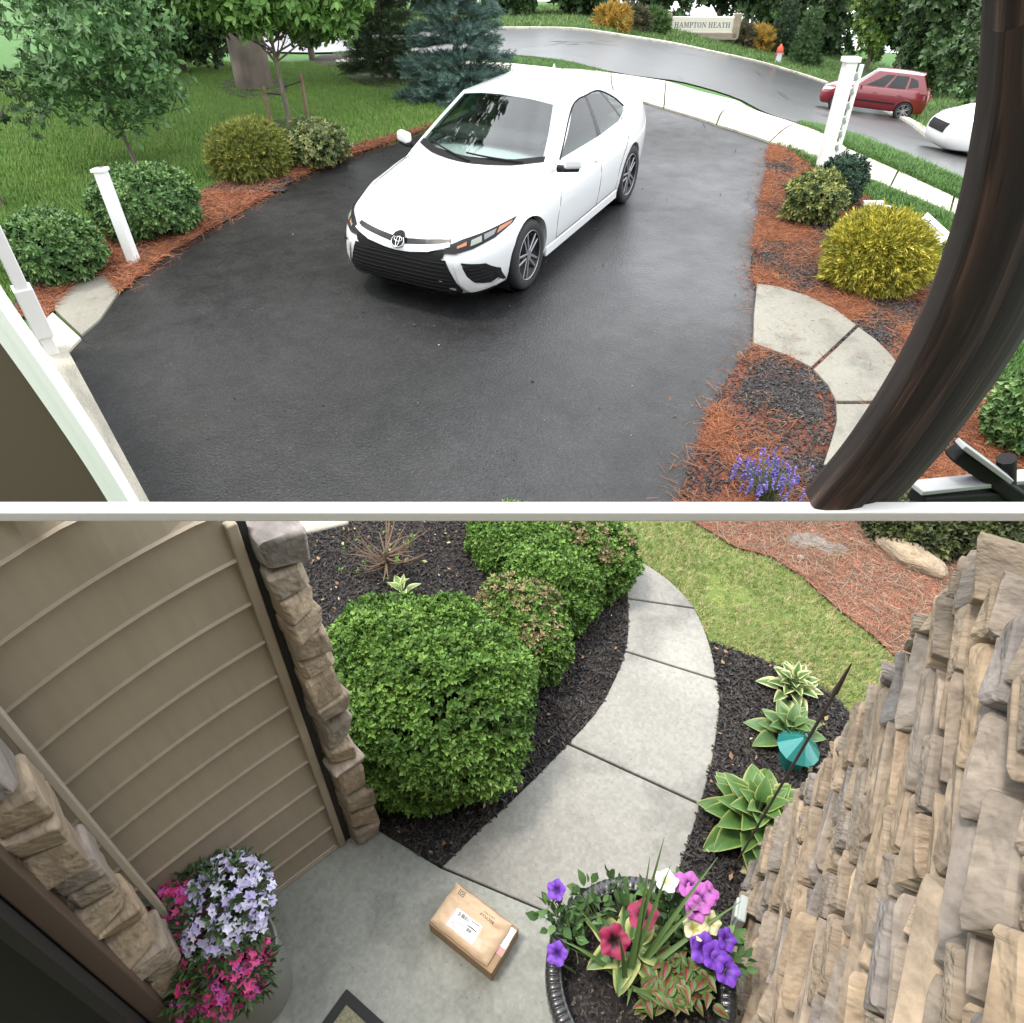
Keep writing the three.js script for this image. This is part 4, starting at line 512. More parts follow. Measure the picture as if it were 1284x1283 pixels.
const sedanOpt = {
  W: 0.93, zc: -1.45, nF: 5, nR: 4.6, yLow: 0.2, wheelR: 0.335, zRear: -2.825, spokes: 10, paint: MAT.paint, ridge: 0.016,
  tipF: [[0, 0.86], [0.1, 0.92], [0.3, 0.95], [0.6, 0.945], [0.8, 0.92], [0.92, 0.87], [1, 0.78]], tipR: [[0, -3.80], [0.1, -3.88], [0.5, -3.93], [0.8, -3.91], [1, -3.86]],
  vw: [[0, 0.93], [0.1, 0.965], [0.3, 0.985], [0.58, 1.0], [0.74, 0.985], [0.9, 0.945], [1, 0.90]],
  ybPts: [[0.85, 0.70], [0.5, 0.765], [0.1, 0.835], [-0.5, 0.90], [-1.5, 0.93], [-2.8, 0.985], [-3.4, 1.02], [-3.9, 0.99]], crownPts: [[0.85, 0.015], [0.6, 0.06], [0.1, 0.085], [-0.5, 0.10], [-3.0, 0.06], [-3.9, 0.03]],
  gh: { y0: 0.90, y1: 1.385, zf0: -0.20, zf1: -1.18, zr0: -3.52, zr1: -2.55, w0: 0.815, w1: 0.585, bow: 0.26, dome: 0.05, arc: 0.022 },
  screen: [[-0.93, 0.24], [-0.6, 0.19], [0, 0.16], [0.6, 0.19], [0.93, 0.24], [0.92, 0.6], [0.89, 0.95], [0.5, 0.975], [0, 0.985], [-0.5, 0.975], [-0.89, 0.95], [-0.92, 0.6]],
  cowl: [[-0.94, 0.22], [-0.6, 0.165], [0, 0.13], [0.6, 0.165], [0.94, 0.22], [0.94, 0.29], [0.6, 0.235], [0, 0.21], [-0.6, 0.235], [-0.94, 0.29]],
  sideGlass: [[[0.10, 0.17], [0.475, 0.15], [0.50, 0.90], [0.36, 0.91], [0.22, 0.83]], [[0.51, 0.15], [0.77, 0.19], [0.795, 0.88], [0.53, 0.90]], [[0.785, 0.20], [0.905, 0.40], [0.90, 0.62], [0.81, 0.87]]],
  pillars: [[[0.473, 0.14], [0.512, 0.14], [0.533, 0.91], [0.497, 0.915]], [[0.768, 0.18], [0.787, 0.19], [0.812, 0.88], [0.793, 0.89]]],
};
{
  const c = makeCar('sedan', 'white four door sedan parked on the wet black driveway', sedanOpt), { t, poly, nose } = c;
  const mir = (pts) => pts.map(([x, y]) => [-x, y]).reverse();
  const face = (name, pts, off, mat, both = true, edge = 0.05) => { mesh(name, poly(nose, pts, off, false, edge), mat, t); if (both) mesh(name, poly(nose, mir(pts), off, false, edge), mat, t); };
  const grilleTex = rep(tex(64, (u, v, q) => { const a = Math.abs((v * 4 + 0.5 * Math.floor(u * 4) ) % 1 - 0.5), b = Math.abs((u * 4) % 1 - 0.5); grey(q, a > 0.2 && b > 0.1 ? 0.05 : 0.9); }, false), 1);
  face('lower_grille', [[-0.50, 0.545], [0.50, 0.545], [0.63, 0.27], [0.60, 0.225], [-0.60, 0.225], [-0.63, 0.27]], 0.008, MAT.plastic, false);
  for (let i = 0; i < 8; i++) { const y = 0.26 + i * 0.037, w = lerp(0.60, 0.49, i / 7); const pts = []; for (let k = 0; k <= 20; k++) pts.push(nose(lerp(-w, w, k / 20), y).add(V(0, 0, 0.008))); mesh('grille_bar', new THREE.TubeGeometry(new THREE.CatmullRomCurve3(pts), 30, 0.005, 5), MAT.plastic, t); }
  face('front_lip', [[-0.79, 0.215], [-0.62, 0.19], [0.62, 0.19], [0.79, 0.215], [0.80, 0.25], [0.62, 0.235], [-0.62, 0.235], [-0.80, 0.25]], 0.022, MAT.black, false);
  face('upper_grille', [[0.0, 0.558], [0.14, 0.566], [0.36, 0.602], [0.49, 0.63], [0.475, 0.565], [0.44, 0.535], [0, 0.535]], 0.009, MAT.plastic);
  face('hood_slit', [[0.04, 0.655], [0.25, 0.668], [0.50, 0.694], [0.51, 0.672], [0.25, 0.634], [0.08, 0.612]], 0.007, MAT.black);
  face('nose_bar', [[0.0, 0.622], [0.07, 0.610], [0.25, 0.632], [0.50, 0.668], [0.52, 0.645], [0.36, 0.602], [0.14, 0.566], [0, 0.558]], 0.018, MAT.paint);
  { const e = [], yc = 0.632; for (let i = 0; i < 28; i++) { const a = i / 28 * 6.283; e.push([0.074 * Math.cos(a), yc + 0.050 * Math.sin(a)]); } face('badge', e, 0.030, MAT.plastic, false);
    const ring = (rx, ry, cy, rr) => { const pts = []; for (let i = 0; i < 30; i++) { const a = i / 30 * 6.283; pts.push(nose(rx * Math.cos(a), cy + ry * Math.sin(a)).add(V(0, 0.004, 0.032))); } mesh('badge_ring', new THREE.TubeGeometry(new THREE.CatmullRomCurve3(pts, true), 40, rr, 6, true), MAT.chrome, t); }; ring(0.066, 0.043, yc, 0.0045); ring(0.042, 0.016, yc + 0.015, 0.004); ring(0.016, 0.037, yc, 0.004); }
  face('intake', [[0.64, 0.50], [0.76, 0.475], [0.82, 0.40], [0.825, 0.31], [0.79, 0.285], [0.72, 0.335], [0.67, 0.40]], 0.008, MAT.plastic);
  for (const s of [1, -1]) for (let i = 0; i < 4; i++) { const y = 0.36 + i * 0.035, pts = []; for (let k = 0; k <= 8; k++) pts.push(nose(s * lerp(0.71 - i * 0.015, 0.81 - i * 0.012, k / 8), y).add(V(s * 0.008, 0, 0.010))); mesh('intake_bar', new THREE.TubeGeometry(new THREE.CatmullRomCurve3(pts), 10, 0.004, 5), MAT.plastic, t); }
  face('intake_trim', [[0.575, 0.525], [0.635, 0.515], [0.67, 0.41], [0.725, 0.325], [0.79, 0.275], [0.825, 0.29], [0.83, 0.25], [0.79, 0.235], [0.67, 0.245], [0.62, 0.33]], 0.016, std({ color: rgb(0.80, 0.80, 0.82), roughness: 0.28, metalness: 0.25 }));
  face('intake_edge', [[0.76, 0.475], [0.82, 0.40], [0.825, 0.26], [0.838, 0.26], [0.84, 0.40], [0.785, 0.50], [0.63, 0.53], [0.635, 0.505]], 0.012, MAT.black);
  face('headlight', [[0.47, 0.60], [0.50, 0.655], [0.60, 0.695], [0.72, 0.728], [0.81, 0.755], [0.845, 0.765], [0.842, 0.73], [0.80, 0.675], [0.70, 0.63], [0.58, 0.60]], 0.010, phys({ color: rgb(0.012, 0.012, 0.013), roughness: 0.4, specularIntensity: 0.4 }));
  face('turn_signal', [[0.575, 0.652], [0.635, 0.678], [0.645, 0.655], [0.58, 0.634]], 0.014, MAT.amber); face('side_marker', [[0.79, 0.735], [0.835, 0.752], [0.835, 0.735], [0.795, 0.70]], 0.014, MAT.amber);
  face('lamp_lens', [[0.665, 0.685], [0.72, 0.707], [0.735, 0.67], [0.672, 0.648]], 0.014, phys({ color: rgb(0.22, 0.25, 0.21), roughness: 0.12 })); face('lamp_lens', [[0.73, 0.712], [0.782, 0.73], [0.785, 0.70], [0.745, 0.678]], 0.014, phys({ color: rgb(0.16, 0.17, 0.18), roughness: 0.1 }));
  // hood seam, wipers, mirrors, handles, tail lamps, fin
  const side = (s) => (f, v) => { const q = c.ringPt(f, v); return V(s * q.x, q.y, q.z); };
  { const pts = []; for (let k = 0; k <= 24; k++) { const x = lerp(-0.62, 0.62, k / 24), z = 0.74 - 0.42 * Math.pow(Math.abs(x) / 0.72, 2.2); const ph = Math.acos(Math.min(1, Math.pow(Math.max(0, (z + 1.45) / 2.23), 1.8))); const ring = c.ringPt(ph, 1); const xr = Math.max(0.05, ring.x); pts.push(V(x, c.deckY(ring.y, z, Math.min(1, Math.abs(x) / xr), xr) + 0.001, z)); } mesh('hood_seam', new THREE.TubeGeometry(new THREE.CatmullRomCurve3(pts), 60, 0.0022, 4), MAT.plastic, t); }
  const W1 = (a, u) => c.FR(a, u).add(V(0, 0.016, 0.016));
  for (const [a0, u0, a1, u1] of [[0.05, 0.16, -0.78, 0.30], [0.72, 0.20, -0.05, 0.24]]) { const pts = []; for (let k = 0; k <= 6; k++) pts.push(W1(lerp(a0, a1, k / 6), lerp(u0, u1, k / 6))); mesh('wiper', new THREE.TubeGeometry(new THREE.CatmullRomCurve3(pts), 16, 0.009, 5), MAT.plastic, t); }
  for (const s of [1, -1]) { const b = rboxG(0.185, 0.115, 0.10, 0.042, [0, 0, 0], [0, s * 0.35, s * 0.06]); b.translate(s * 1.0, 1.015, -0.72); const m = mesh('mirror', b, MAT.paint, t); mesh('mirror_base', rboxG(0.17, 0.045, 0.085, 0.02, [s * 0.985, 0.955, -0.72], [0, s * 0.35, s * 0.06]), MAT.plastic, m); mesh('mirror_stalk', bar(V(s * 0.84, 0.94, -0.72), V(s * 0.97, 0.955, -0.72), 0.035, 0.03, 8), MAT.plastic, m);
    for (const z of [-1.62, -2.62]) mesh('door_handle', rboxG(0.03, 0.028, 0.19, 0.012, [s * 0.925, 0.82 + (z < -2 ? 0.03 : 0), z]), MAT.paint, t);
    const tl = c.grid((a, u) => { const q = side(s)(a, u); return q; }, 2.62, 2.95, 0.80, 0.955, 10, 4, 0.008, s < 0); mesh('tail_lamp', tl, phys({ ...{ color: MAT.redLamp.color, roughness: 0.15, clearcoat: 1 }, side: THREE.DoubleSide }), t);
    mesh('belt_trim', new THREE.TubeGeometry(new THREE.CatmullRomCurve3([...Array(9)].map((_, k) => c.SD(s)(0.06 + 0.84 * k / 8, 0.145 + (k > 6 ? (k - 6) * 0.1 : 0)).add(V(s * 0.006, 0, 0)))), 24, 0.006, 5), MAT.chrome, t);
    mesh('sill', rboxG(0.05, 0.11, 2.02, 0.02, [s * 0.872, 0.225, -1.41]), MAT.paint, t); }
  { const f = new THREE.ConeGeometry(0.05, 0.09, 4); f.scale(0.5, 1, 1.9); f.translate(0, 1.475, -2.38); mesh('antenna_fin', f, MAT.paint, t); }
  for (const s of [1, -1]) { // shut lines of the doors, bonnet and window surround
    const sideAt = (z, y) => { let x = 0.9; const v = Math.min(1, Math.max(0, (y - 0.2) / (c.yb(z) - 0.2))); let lo = 0.02, hi = 3.12; for (let k = 0; k < 30; k++) { const m = (lo + hi) / 2; if (c.ringPt(m, v).z > z) lo = m; else hi = m; } x = c.ringPt((lo + hi) / 2, v).x; return V(s * (x + 0.0006), y, z); };
    const line = (pts, r = 0.0028) => mesh('door_seam', new THREE.TubeGeometry(new THREE.CatmullRomCurve3(pts.map(([z, y]) => sideAt(z, y))), 24, r, 4), MAT.plastic, t);
    line([[-0.72, 0.90], [-0.66, 0.7], [-0.60, 0.5], [-0.62, 0.3]]); line([[-1.72, 0.92], [-1.74, 0.7], [-1.74, 0.5], [-1.72, 0.3]]); line([[-2.66, 0.94], [-2.62, 0.8], [-2.45, 0.66], [-2.36, 0.5], [-2.34, 0.3]]); line([[-0.62, 0.3], [-1.2, 0.295], [-1.72, 0.3], [-2.34, 0.3]]);
    const strip = (pts) => mesh('window_trim', new THREE.TubeGeometry(new THREE.CatmullRomCurve3(pts.map(([f, u]) => c.SD(s)(f, u).add(V(s * 0.004, 0, 0)))), 30, 0.010, 5), MAT.plastic, t); strip([[0.10, 0.17], [0.22, 0.84], [0.36, 0.92], [0.5, 0.915], [0.78, 0.89], [0.90, 0.64], [0.905, 0.40]]);
    { const pts = []; for (let k = 0; k <= 16; k++) { const z = lerp(0.34, -0.62, k / 16), ph = (() => { let lo = 0.02, hi = 3.12; for (let i = 0; i < 30; i++) { const m = (lo + hi) / 2; if (c.ringPt(m, 1).z > z) lo = m; else hi = m; } return (lo + hi) / 2; })(), rp = c.ringPt(ph, 1), x = rp.x * 0.93; pts.push(V(s * x, c.deckY(rp.y, z, 0.93, rp.x) + 0.0012, z)); } mesh('hood_seam', new THREE.TubeGeometry(new THREE.CatmullRomCurve3(pts), 40, 0.0028, 4), MAT.plastic, t); }
  }
  t.position.set(-0.62, 0, -7.165); t.position.y = groundY(-0.62, -7.165) + 0.012;
  t.quaternion.setFromAxisAngle(V(1, 0, 0), 0.0733).multiply(new THREE.Quaternion().setFromAxisAngle(up, -0.482));
}
const plainPaint = (r, g, b) => phys({ color: rgb(r, g, b), roughness: 0.35, clearcoat: 1, clearcoatRoughness: 0.05 });
const suvOpt = { ...sedanOpt, W: 0.93, ridge: 0, paint: plainPaint(0.17, 0.006, 0.012), yLow: 0.28, zRear: -2.65, nR: 6,
  tipF: [[0, 0.78], [0.3, 0.86], [0.7, 0.85], [1, 0.74]], tipR: [[0, -3.42], [0.4, -3.5], [1, -3.42]], zc: -1.35,
  ybPts: [[0.8, 0.86], [0.3, 0.98], [-0.4, 1.04], [-2, 1.08], [-3.5, 1.12]], crownPts: [[0.8, 0.02], [0.4, 0.06], [-0.5, 0.07], [-3.5, 0.03]],
  gh: { y0: 1.0, y1: 1.62, zf0: -0.32, zf1: -1.15, zr0: -3.44, zr1: -3.05, w0: 0.83, w1: 0.66, bow: 0.16, dome: 0.05, arc: 0.03 },
  screen: [[-0.92, 0.16], [0, 0.12], [0.92, 0.16], [0.9, 0.93], [0, 0.96], [-0.9, 0.93]], cowl: null,
  sideGlass: [[[0.10, 0.14], [0.38, 0.14], [0.41, 0.86], [0.24, 0.84]], [[0.42, 0.14], [0.68, 0.16], [0.70, 0.86], [0.44, 0.87]], [[0.72, 0.22], [0.88, 0.34], [0.87, 0.70], [0.735, 0.84]]], pillars: [] };
function farCar(name, label, opt, pos, yaw, pitch = 0, roll = 0) {
  const c = makeCar(name, label, opt); const { t, poly, nose } = c;
  for (const s of [1, -1]) { const hl = [[0.55, 0.64], [0.84, 0.70], [0.84, 0.62], [0.58, 0.57]].map(([x, y]) => [x * s, y + opt.yLow - 0.1]); if (s < 0) hl.reverse(); mesh('headlight', poly(nose, hl, 0.01, false, 0.1), MAT.chrome, t); mesh('tail_lamp', rboxG(0.16, 0.24, 0.06, 0.02, [s * 0.76, opt.yLow + 0.62, opt.tipR[1][1] + 0.03]), MAT.redLamp, t); mesh('mirror', rboxG(0.16, 0.11, 0.08, 0.03, [s * 0.99, opt.gh.y0 + 0.08, opt.gh.zf0 - 0.42]), opt.paint, t); for (const z of [-1.35, -2.3]) mesh('door_handle', rboxG(0.03, 0.03, 0.16, 0.01, [s * (opt.W - 0.005), opt.yLow + 0.6, z]), opt.paint, t);
    mesh('side_moulding', rboxG(0.02, 0.05, 1.8, 0.006, [s * (opt.W + 0.003), opt.yLow + 0.28, -1.33]), MAT.plastic, t); }
  mesh('front_grille', poly(nose, [[-0.45, opt.yLow + 0.45], [0.45, opt.yLow + 0.45], [0.4, opt.yLow + 0.28], [-0.4, opt.yLow + 0.28]], 0.01, false, 0.1), MAT.plastic, t);
  t.position.copy(pos); t.rotation.set(pitch, yaw, roll, 'YXZ'); return t;
}

// ---------------------------------------------------------------- street scene
{ const rear = G(1130, 158), front = G(1060, 134); 
  const g = G(1085, 143); const fd = V(-0.9, 0, -0.42); const yaw = Math.atan2(fd.x, fd.z);
  const t = farCar('suv', 'dark red five door SUV on the street beyond the tall white post', suvOpt, V(0, 0, 0), yaw); const off = V(0, 0, 1.25).applyAxisAngle(up, yaw); t.position.set(g.x + off.x, 0, g.z + off.z); t.position.y = groundY(g.x, g.z) + 0.02; const yf = groundY(t.position.x, t.position.z), yr = groundY(g.x - off.x, g.z - off.z); t.rotation.x = -Math.atan2(yf - yr, 2.65); t.position.y = yf + 0.03; }
{ const g = G(1218, 197); const whiteOpt = { ...sedanOpt, paint: plainPaint(0.8, 0.8, 0.8), cowl: null };
  farCar('parked_car', 'front of a white car on the street, cut off by the timber post', whiteOpt, V(g.x, g.y + 0.03, g.z), Math.atan2(-0.9, -0.1), 0, 0).scale.setScalar(0.8); }
{ const b = G(878, 47), t = thing('entrance_sign', 'stone entrance sign with dark lettering beyond the street', 'sign', [b.x, b.y, b.z]); const s = pxSize(b), w = 76 * s, h = 17 * s;
  t.rotation.y = -0.12; mesh('pedestal', rboxG(w * 1.16, h * 0.45, 0.6, 0.05, [0, h * 0.1, 0]), stoneMats[2], t); const pm = std({ color: rgb(0.62, 0.58, 0.5), roughness: 0.7 }); mesh('panel', rboxG(w, h, 0.35, 0.05, [0, h * 0.75, 0]), pm, t);
  const tx = canvasTex(512, 96, (g) => { g.fillStyle = '#cbc5b8'; g.fillRect(0, 0, 512, 96); g.fillStyle = '#5c5866'; g.font = 'bold 62px serif'; g.textAlign = 'center'; g.textBaseline = 'middle'; g.fillText('HAMPTON HEATH', 256, 50, 490); }); tx.flipY = true;
  mesh('lettering', new THREE.PlaneGeometry(w * 0.94, h * 0.7).translate(0, h * 0.77, 0.178), std({ map: tx, roughness: 0.7 }), t);
  for (const sx of [-1, 1]) mesh('pier', rboxG(0.5, h * 1.5, 0.6, 0.05, [sx * w * 0.55, h * 0.7, 0]), stoneMats[1], t); }
{ const b = G(975, 79), t = thing('hydrant', 'small red topped fire hydrant on the far grass verge', 'hydrant', [b.x, b.y, b.z]), s = pxSize(b) * 20; const L = (pts) => new THREE.LatheGeometry(pts.map(([a, y]) => new THREE.Vector2(a * s, y * s)), 16); mesh('barrel', L([[0.0, 0], [0.24, 0], [0.24, 0.06], [0.17, 0.08], [0.17, 0.55], [0.2, 0.58]]), std({ color: rgb(0.55, 0.57, 0.65), roughness: 0.5 }), t); mesh('bonnet', L([[0.21, 0.56], [0.21, 0.62], [0.18, 0.78], [0.08, 0.9], [0.05, 0.98], [0, 1]]), std({ color: rgb(0.5, 0.06, 0.02), roughness: 0.5 }), t); for (const sx of [-1, 1]) mesh('outlet', bar(V(0, 0.45 * s, 0), V(sx * 0.26 * s, 0.45 * s, 0), 0.07 * s, 0.07 * s, 10), std({ color: rgb(0.5, 0.06, 0.02), roughness: 0.5 }), t); }
// ---------------------------------------------------------------- trees
const GREEN = [[0.055, 0.115, 0.022], [0.075, 0.15, 0.03], [0.04, 0.09, 0.018], [0.10, 0.18, 0.04]], DARK = [[0.04, 0.08, 0.024], [0.06, 0.115, 0.034], [0.032, 0.065, 0.02]];
{ const b = G(175, 212); const s = pxSize(b); tree('young_tree', 'young leafy tree with thin trunk at the far left of the lawn', 'tree', b, 190 * s, 88 * s, { trunkR: 0.035, crownLow: 0.22, n: 1150, seed: 3, geo: SPRIG.big, blobs: 13, droop: 0.5, size: 0.55, lean: -0.35, cols: [[0.075, 0.165, 0.05], [0.095, 0.20, 0.065], [0.13, 0.25, 0.08], [0.05, 0.12, 0.035]] }); }
{ const b = G(366, 166); const s = pxSize(b); tree('staked_tree', 'young staked maple with bright green leaves between wooden stakes', 'tree', b, 190 * s, 95 * s, { trunkR: 0.045, crownLow: 0.48, n: 2900, seed: 8, geo: SPRIG.big, blobs: 22, droop: 0.45, size: 0.62, lean: -0.1, cols: [[0.09, 0.20, 0.03], [0.12, 0.25, 0.045], [0.07, 0.16, 0.025], [0.15, 0.28, 0.06]] }); }
[[342, 167, 108, 'left wooden stake beside the young maple'], [388, 161, 92, 'right wooden stake beside the young maple']].forEach(([x, y, ty, l]) => { const b = G(x, y), tp = P(x - 5, ty, -b.z), t = thing('tree_stake', l, 'stake', [b.x, b.y, b.z], 'tree stakes'); const h = tp.y - b.y; mesh('stake', new THREE.CylinderGeometry(0.032, 0.032, h, 8).translate(0, h / 2, 0), std({ map: barkMap, color: rgb(1.2, 1.0, 0.8), roughness: 0.9 }), t); mesh('tie', bar(V(0, h * 0.86, 0), V(G(366, 166).x - b.x, h * 0.8, G(366, 166).z - b.z), 0.008, 0.008, 5), MAT.plastic, t); });
{ const b = G(321, 112); tree('old_tree', 'large old tree with thick grey trunk behind the lawn', 'tree', b, 12.5, 6.4, { trunkR: 0.42, crownLow: 0.22, n: 4200, seed: 12, geo: SPRIG.wood, blobs: 22, droop: 0.3, size: 0.75, cols: GREEN }); }
{ const b = G(484, 104); const s = pxSize(b); conifer('conifer', 'dark green conifer on the mulch ring left of the blue spruce', 'conifer', b, 185 * s, 43 * s, { n: 3600, seed: 4, low: 0.09, tiers: 13, size: 0.9, gap: 0.6, cols: [[0.045, 0.075, 0.028], [0.06, 0.10, 0.036], [0.03, 0.05, 0.02]] }); }
{ const b = G(575, 126); const s = pxSize(b); conifer('spruce', 'dense blue green spruce behind the white sedan', 'conifer', b, 240 * s, 66 * s, { n: 7500, seed: 5, low: 0.02, tiers: 16, size: 0.85, gap: 0.3, cols: [[0.11, 0.19, 0.155], [0.14, 0.24, 0.20], [0.07, 0.13, 0.10], [0.18, 0.29, 0.24]] }); }
[[978, 70, 62, 15, 'small dark conifer beside the hydrant on the far bank'], [1006, 82, 62, 17, 'small green conifer right of the hydrant on the far bank']].forEach(([x, y, h, w, l], i) => { const b = G(x, y), s = pxSize(b); conifer('bank_conifer', l, 'conifer', b, h * s, w * s, { n: 900, seed: 30 + i, geo: SPRIG.needleBig, size: 0.9, tiers: 9, cols: i ? [[0.06, 0.12, 0.04], [0.08, 0.15, 0.05]] : [[0.03, 0.06, 0.025], [0.04, 0.08, 0.03]] }); });
{ // trees and shrubs beyond the street, each a tree of its own
  const far = [ // px, py of the foot, height in px, crown radius in px, tone, description
    [-6, 262, 330, 80, 0, 'dark leafy tree at the left edge beyond the young tree'], [-30, 330, 400, 60, 0, 'dark tree trunk and crown at the extreme left edge'],
    [150, 96, 110, 62, 0, 'dark broad tree behind the young tree at left'], [232, 92, 100, 46, 1, 'mid green tree at the back of the lawn, left of the old trunk'], [275, 90, 90, 40, 0, 'dark tree behind the old trunk at left'], [392, 76, 110, 32, 1, 'green tree at the lawn end left of the dark conifer'],
    [470, 24, 70, 45, 0, 'tree beyond the street above the dark conifer'], [560, 22, 60, 45, 0, 'tree beyond the street above the spruce'], [650, 20, 60, 50, 0, 'tree beyond the street right of the spruce'], [745, 22, 60, 50, 0, 'tree beyond the street above the sedan roof'], [820, 28, 70, 45, 0, 'tree behind the left end of the entrance sign'], [900, 30, 75, 48, 0, 'tree behind the right end of the entrance sign'], [955, 48, 95, 42, 0, 'dark tree behind the hydrant'],
    [1030, 70, 120, 48, 0, 'dark tree on the bank behind the white post'], [1085, 92, 100, 26, 2, 'pale yellow green tree on the bank beside the white post'], [1120, 96, 130, 46, 0, 'dark tree behind the red SUV'], [1165, 122, 150, 52, 0, 'dark broad tree behind the white parked car'], [1212, 150, 175, 50, 0, 'dark tree beside the timber post'], [1262, 175, 200, 55, 0, 'dark tree hidden partly by the timber post']];
  far.forEach(([x, y, h, w, tone, l], i) => { const b = G(x, y), s = pxSize(b); const hm = h * s, wm = w * s; const near = -b.z < 14; tree('far_tree', l, 'tree', b, hm, wm, { trunkR: 0.02 * hm + 0.05, crownLow: tone === 2 ? 0.1 : 0.12, n: i === 0 ? 520 : near ? 1500 : 1300, seed: 60 + i, geo: SPRIG.wood, blobs: 18, droop: 0.25, size: Math.min(1.3, wm / (near ? 4.5 : 3.4)), cols: tone === 0 ? DARK.concat([[0.05, 0.095, 0.025]]) : tone === 1 ? GREEN : [[0.14, 0.22, 0.04], [0.18, 0.27, 0.06]] }); });
  const shr = [[768, 38, 13, 9, 3, 'yellow flowering shrub at the left of the sign bed'], [790, 38, 14, 9, 0, 'brownish shrub left of the entrance sign'], [815, 41, 13, 9, 1, 'low green shrub just left of the entrance sign'], [925, 57, 14, 9, 0, 'dark shrub just right of the entrance sign'], [948, 62, 17, 10, 3, 'orange yellow shrub right of the entrance sign']];
  shr.forEach(([x, y, w, h, tone, l], i) => { const b = G(x, y), s = pxSize(b); bush('sign_shrub', l, 'shrub', b, w * s, h * s * 0.8, { n: 500, geo: SPRIG.needleBig, size: 1.2, seed: 90 + i, rough: 0.12, cols: tone === 3 ? [[0.45, 0.26, 0.04], [0.35, 0.25, 0.05]] : tone ? GREEN : [[0.12, 0.09, 0.05], [0.06, 0.08, 0.03]] }); });
}
// ---------------------------------------------------------------- shrubs beside the driveway
function pxBush(name, label, x, y, w, h, opt = {}) { const b = G(x, y), s = pxSize(V(b.x, b.y + 0.3, b.z)); return bush(name, label, 'shrub', b, w / 2 * s, h / 2 * s * 1.02, opt); }
const LIME = [[0.065, 0.135, 0.04], [0.10, 0.195, 0.055], [0.14, 0.25, 0.075], [0.19, 0.31, 0.10]];
pxBush('shrub', 'rounded light green shrub right of the white left post', 195, 293, 106, 68, { n: 6000, geo: SPRIG.shrub, seed: 21, gap: 0.42, layers: 0.42, rough: 0.1, cols: LIME, group: undefined });
pxBush('shrub', 'wide light green shrub left of the white left post, by the garage', 82, 348, 96, 70, { n: 5200, geo: SPRIG.shrub, seed: 22, gap: 0.42, layers: 0.42, rough: 0.1, cols: LIME });
const GOLD = [[0.36, 0.33, 0.035], [0.48, 0.43, 0.05], [0.27, 0.28, 0.035], [0.58, 0.52, 0.08]];
pxBush('golden_shrub', 'golden green feathery shrub on the left bed', 320, 222, 74, 50, { n: 4500, geo: SPRIG.gold, seed: 23, rough: 0.16, jitter: 0.8, size: 1.0, cols: [[0.23, 0.26, 0.05], [0.30, 0.31, 0.06], [0.16, 0.2, 0.04]] });
pxBush('variegated_shrub', 'small cream edged green shrub at the right end of the left bed', 400, 207, 74, 44, { n: 1700, geo: SPRIG.shrub, seed: 24, gap: 0.42, layers: 0.42, rough: 0.18, size: 0.8, cols: [[0.10, 0.15, 0.05], [0.3, 0.32, 0.12], [0.06, 0.1, 0.03], [0.16, 0.2, 0.07]] });
pxBush('variegated_shrub', 'small yellow green spiky shrub next to the golden shrub on the right bed', 1012, 281, 62, 54, { n: 1700, geo: SPRIG.shrub, seed: 25, gap: 0.42, layers: 0.42, rough: 0.2, size: 0.8, cols: [[0.12, 0.16, 0.04], [0.26, 0.28, 0.08], [0.05, 0.09, 0.03]] });
pxBush('dark_shrub', 'dark green conical shrub behind the yellow green shrub', 1046, 262, 50, 56, { n: 1500, geo: SPRIG.shrub, seed: 26, gap: 0.42, layers: 0.42, rough: 0.12, size: 0.7, cols: [[0.025, 0.06, 0.035], [0.035, 0.08, 0.045]] });
pxBush('golden_shrub', 'large bright golden thread shrub on the right bed', 1088, 358, 94, 70, { n: 6500, geo: SPRIG.gold, seed: 27, rough: 0.14, jitter: 0.75, upward: 0.2, cols: GOLD });
pxBush('porch_shrub', 'green shrub at the far right edge beyond the railing', 1272, 560, 70, 90, { n: 1200, geo: SPRIG.shrub, seed: 28, cols: LIME });
{ const b = G(958, 632), t = thing('lavender', 'purple flowering lavender clump on the red bed by the timber post', 'flowering plant', [b.x, b.y, b.z]), r = rngOf(44), st = [], it = [];
  for (let i = 0; i < 90; i++) { const a = r() * 6.28, q = 0.05 + 0.2 * r(), hgt = 0.15 + 0.16 * r(), e = V(Math.cos(a) * q, hgt, Math.sin(a) * q); st.push(taperTube([V(Math.cos(a) * 0.03, 0, Math.sin(a) * 0.03), V(Math.cos(a) * q * 0.4, hgt * 0.6, Math.sin(a) * q * 0.4), e], 0.004, 0.002, 4, 4)); for (let k = 0; k < 5; k++) it.push([e.clone().add(V((r() - 0.5) * 0.012, (k - 2) * 0.014, (r() - 0.5) * 0.012)), randDir(r), 0.6 + 0.6 * r()]); }
  mesh('stems', merge(st), std({ color: rgb(0.07, 0.12, 0.06), roughness: 0.8 }), t).userData.kind = 'stuff'; instanced('flower_spikes', new THREE.OctahedronGeometry(0.010), std({ color: 0xffffff, roughness: 0.7 }), it, t, [[0.13, 0.10, 0.42], [0.2, 0.15, 0.5], [0.10, 0.08, 0.3]], r); }
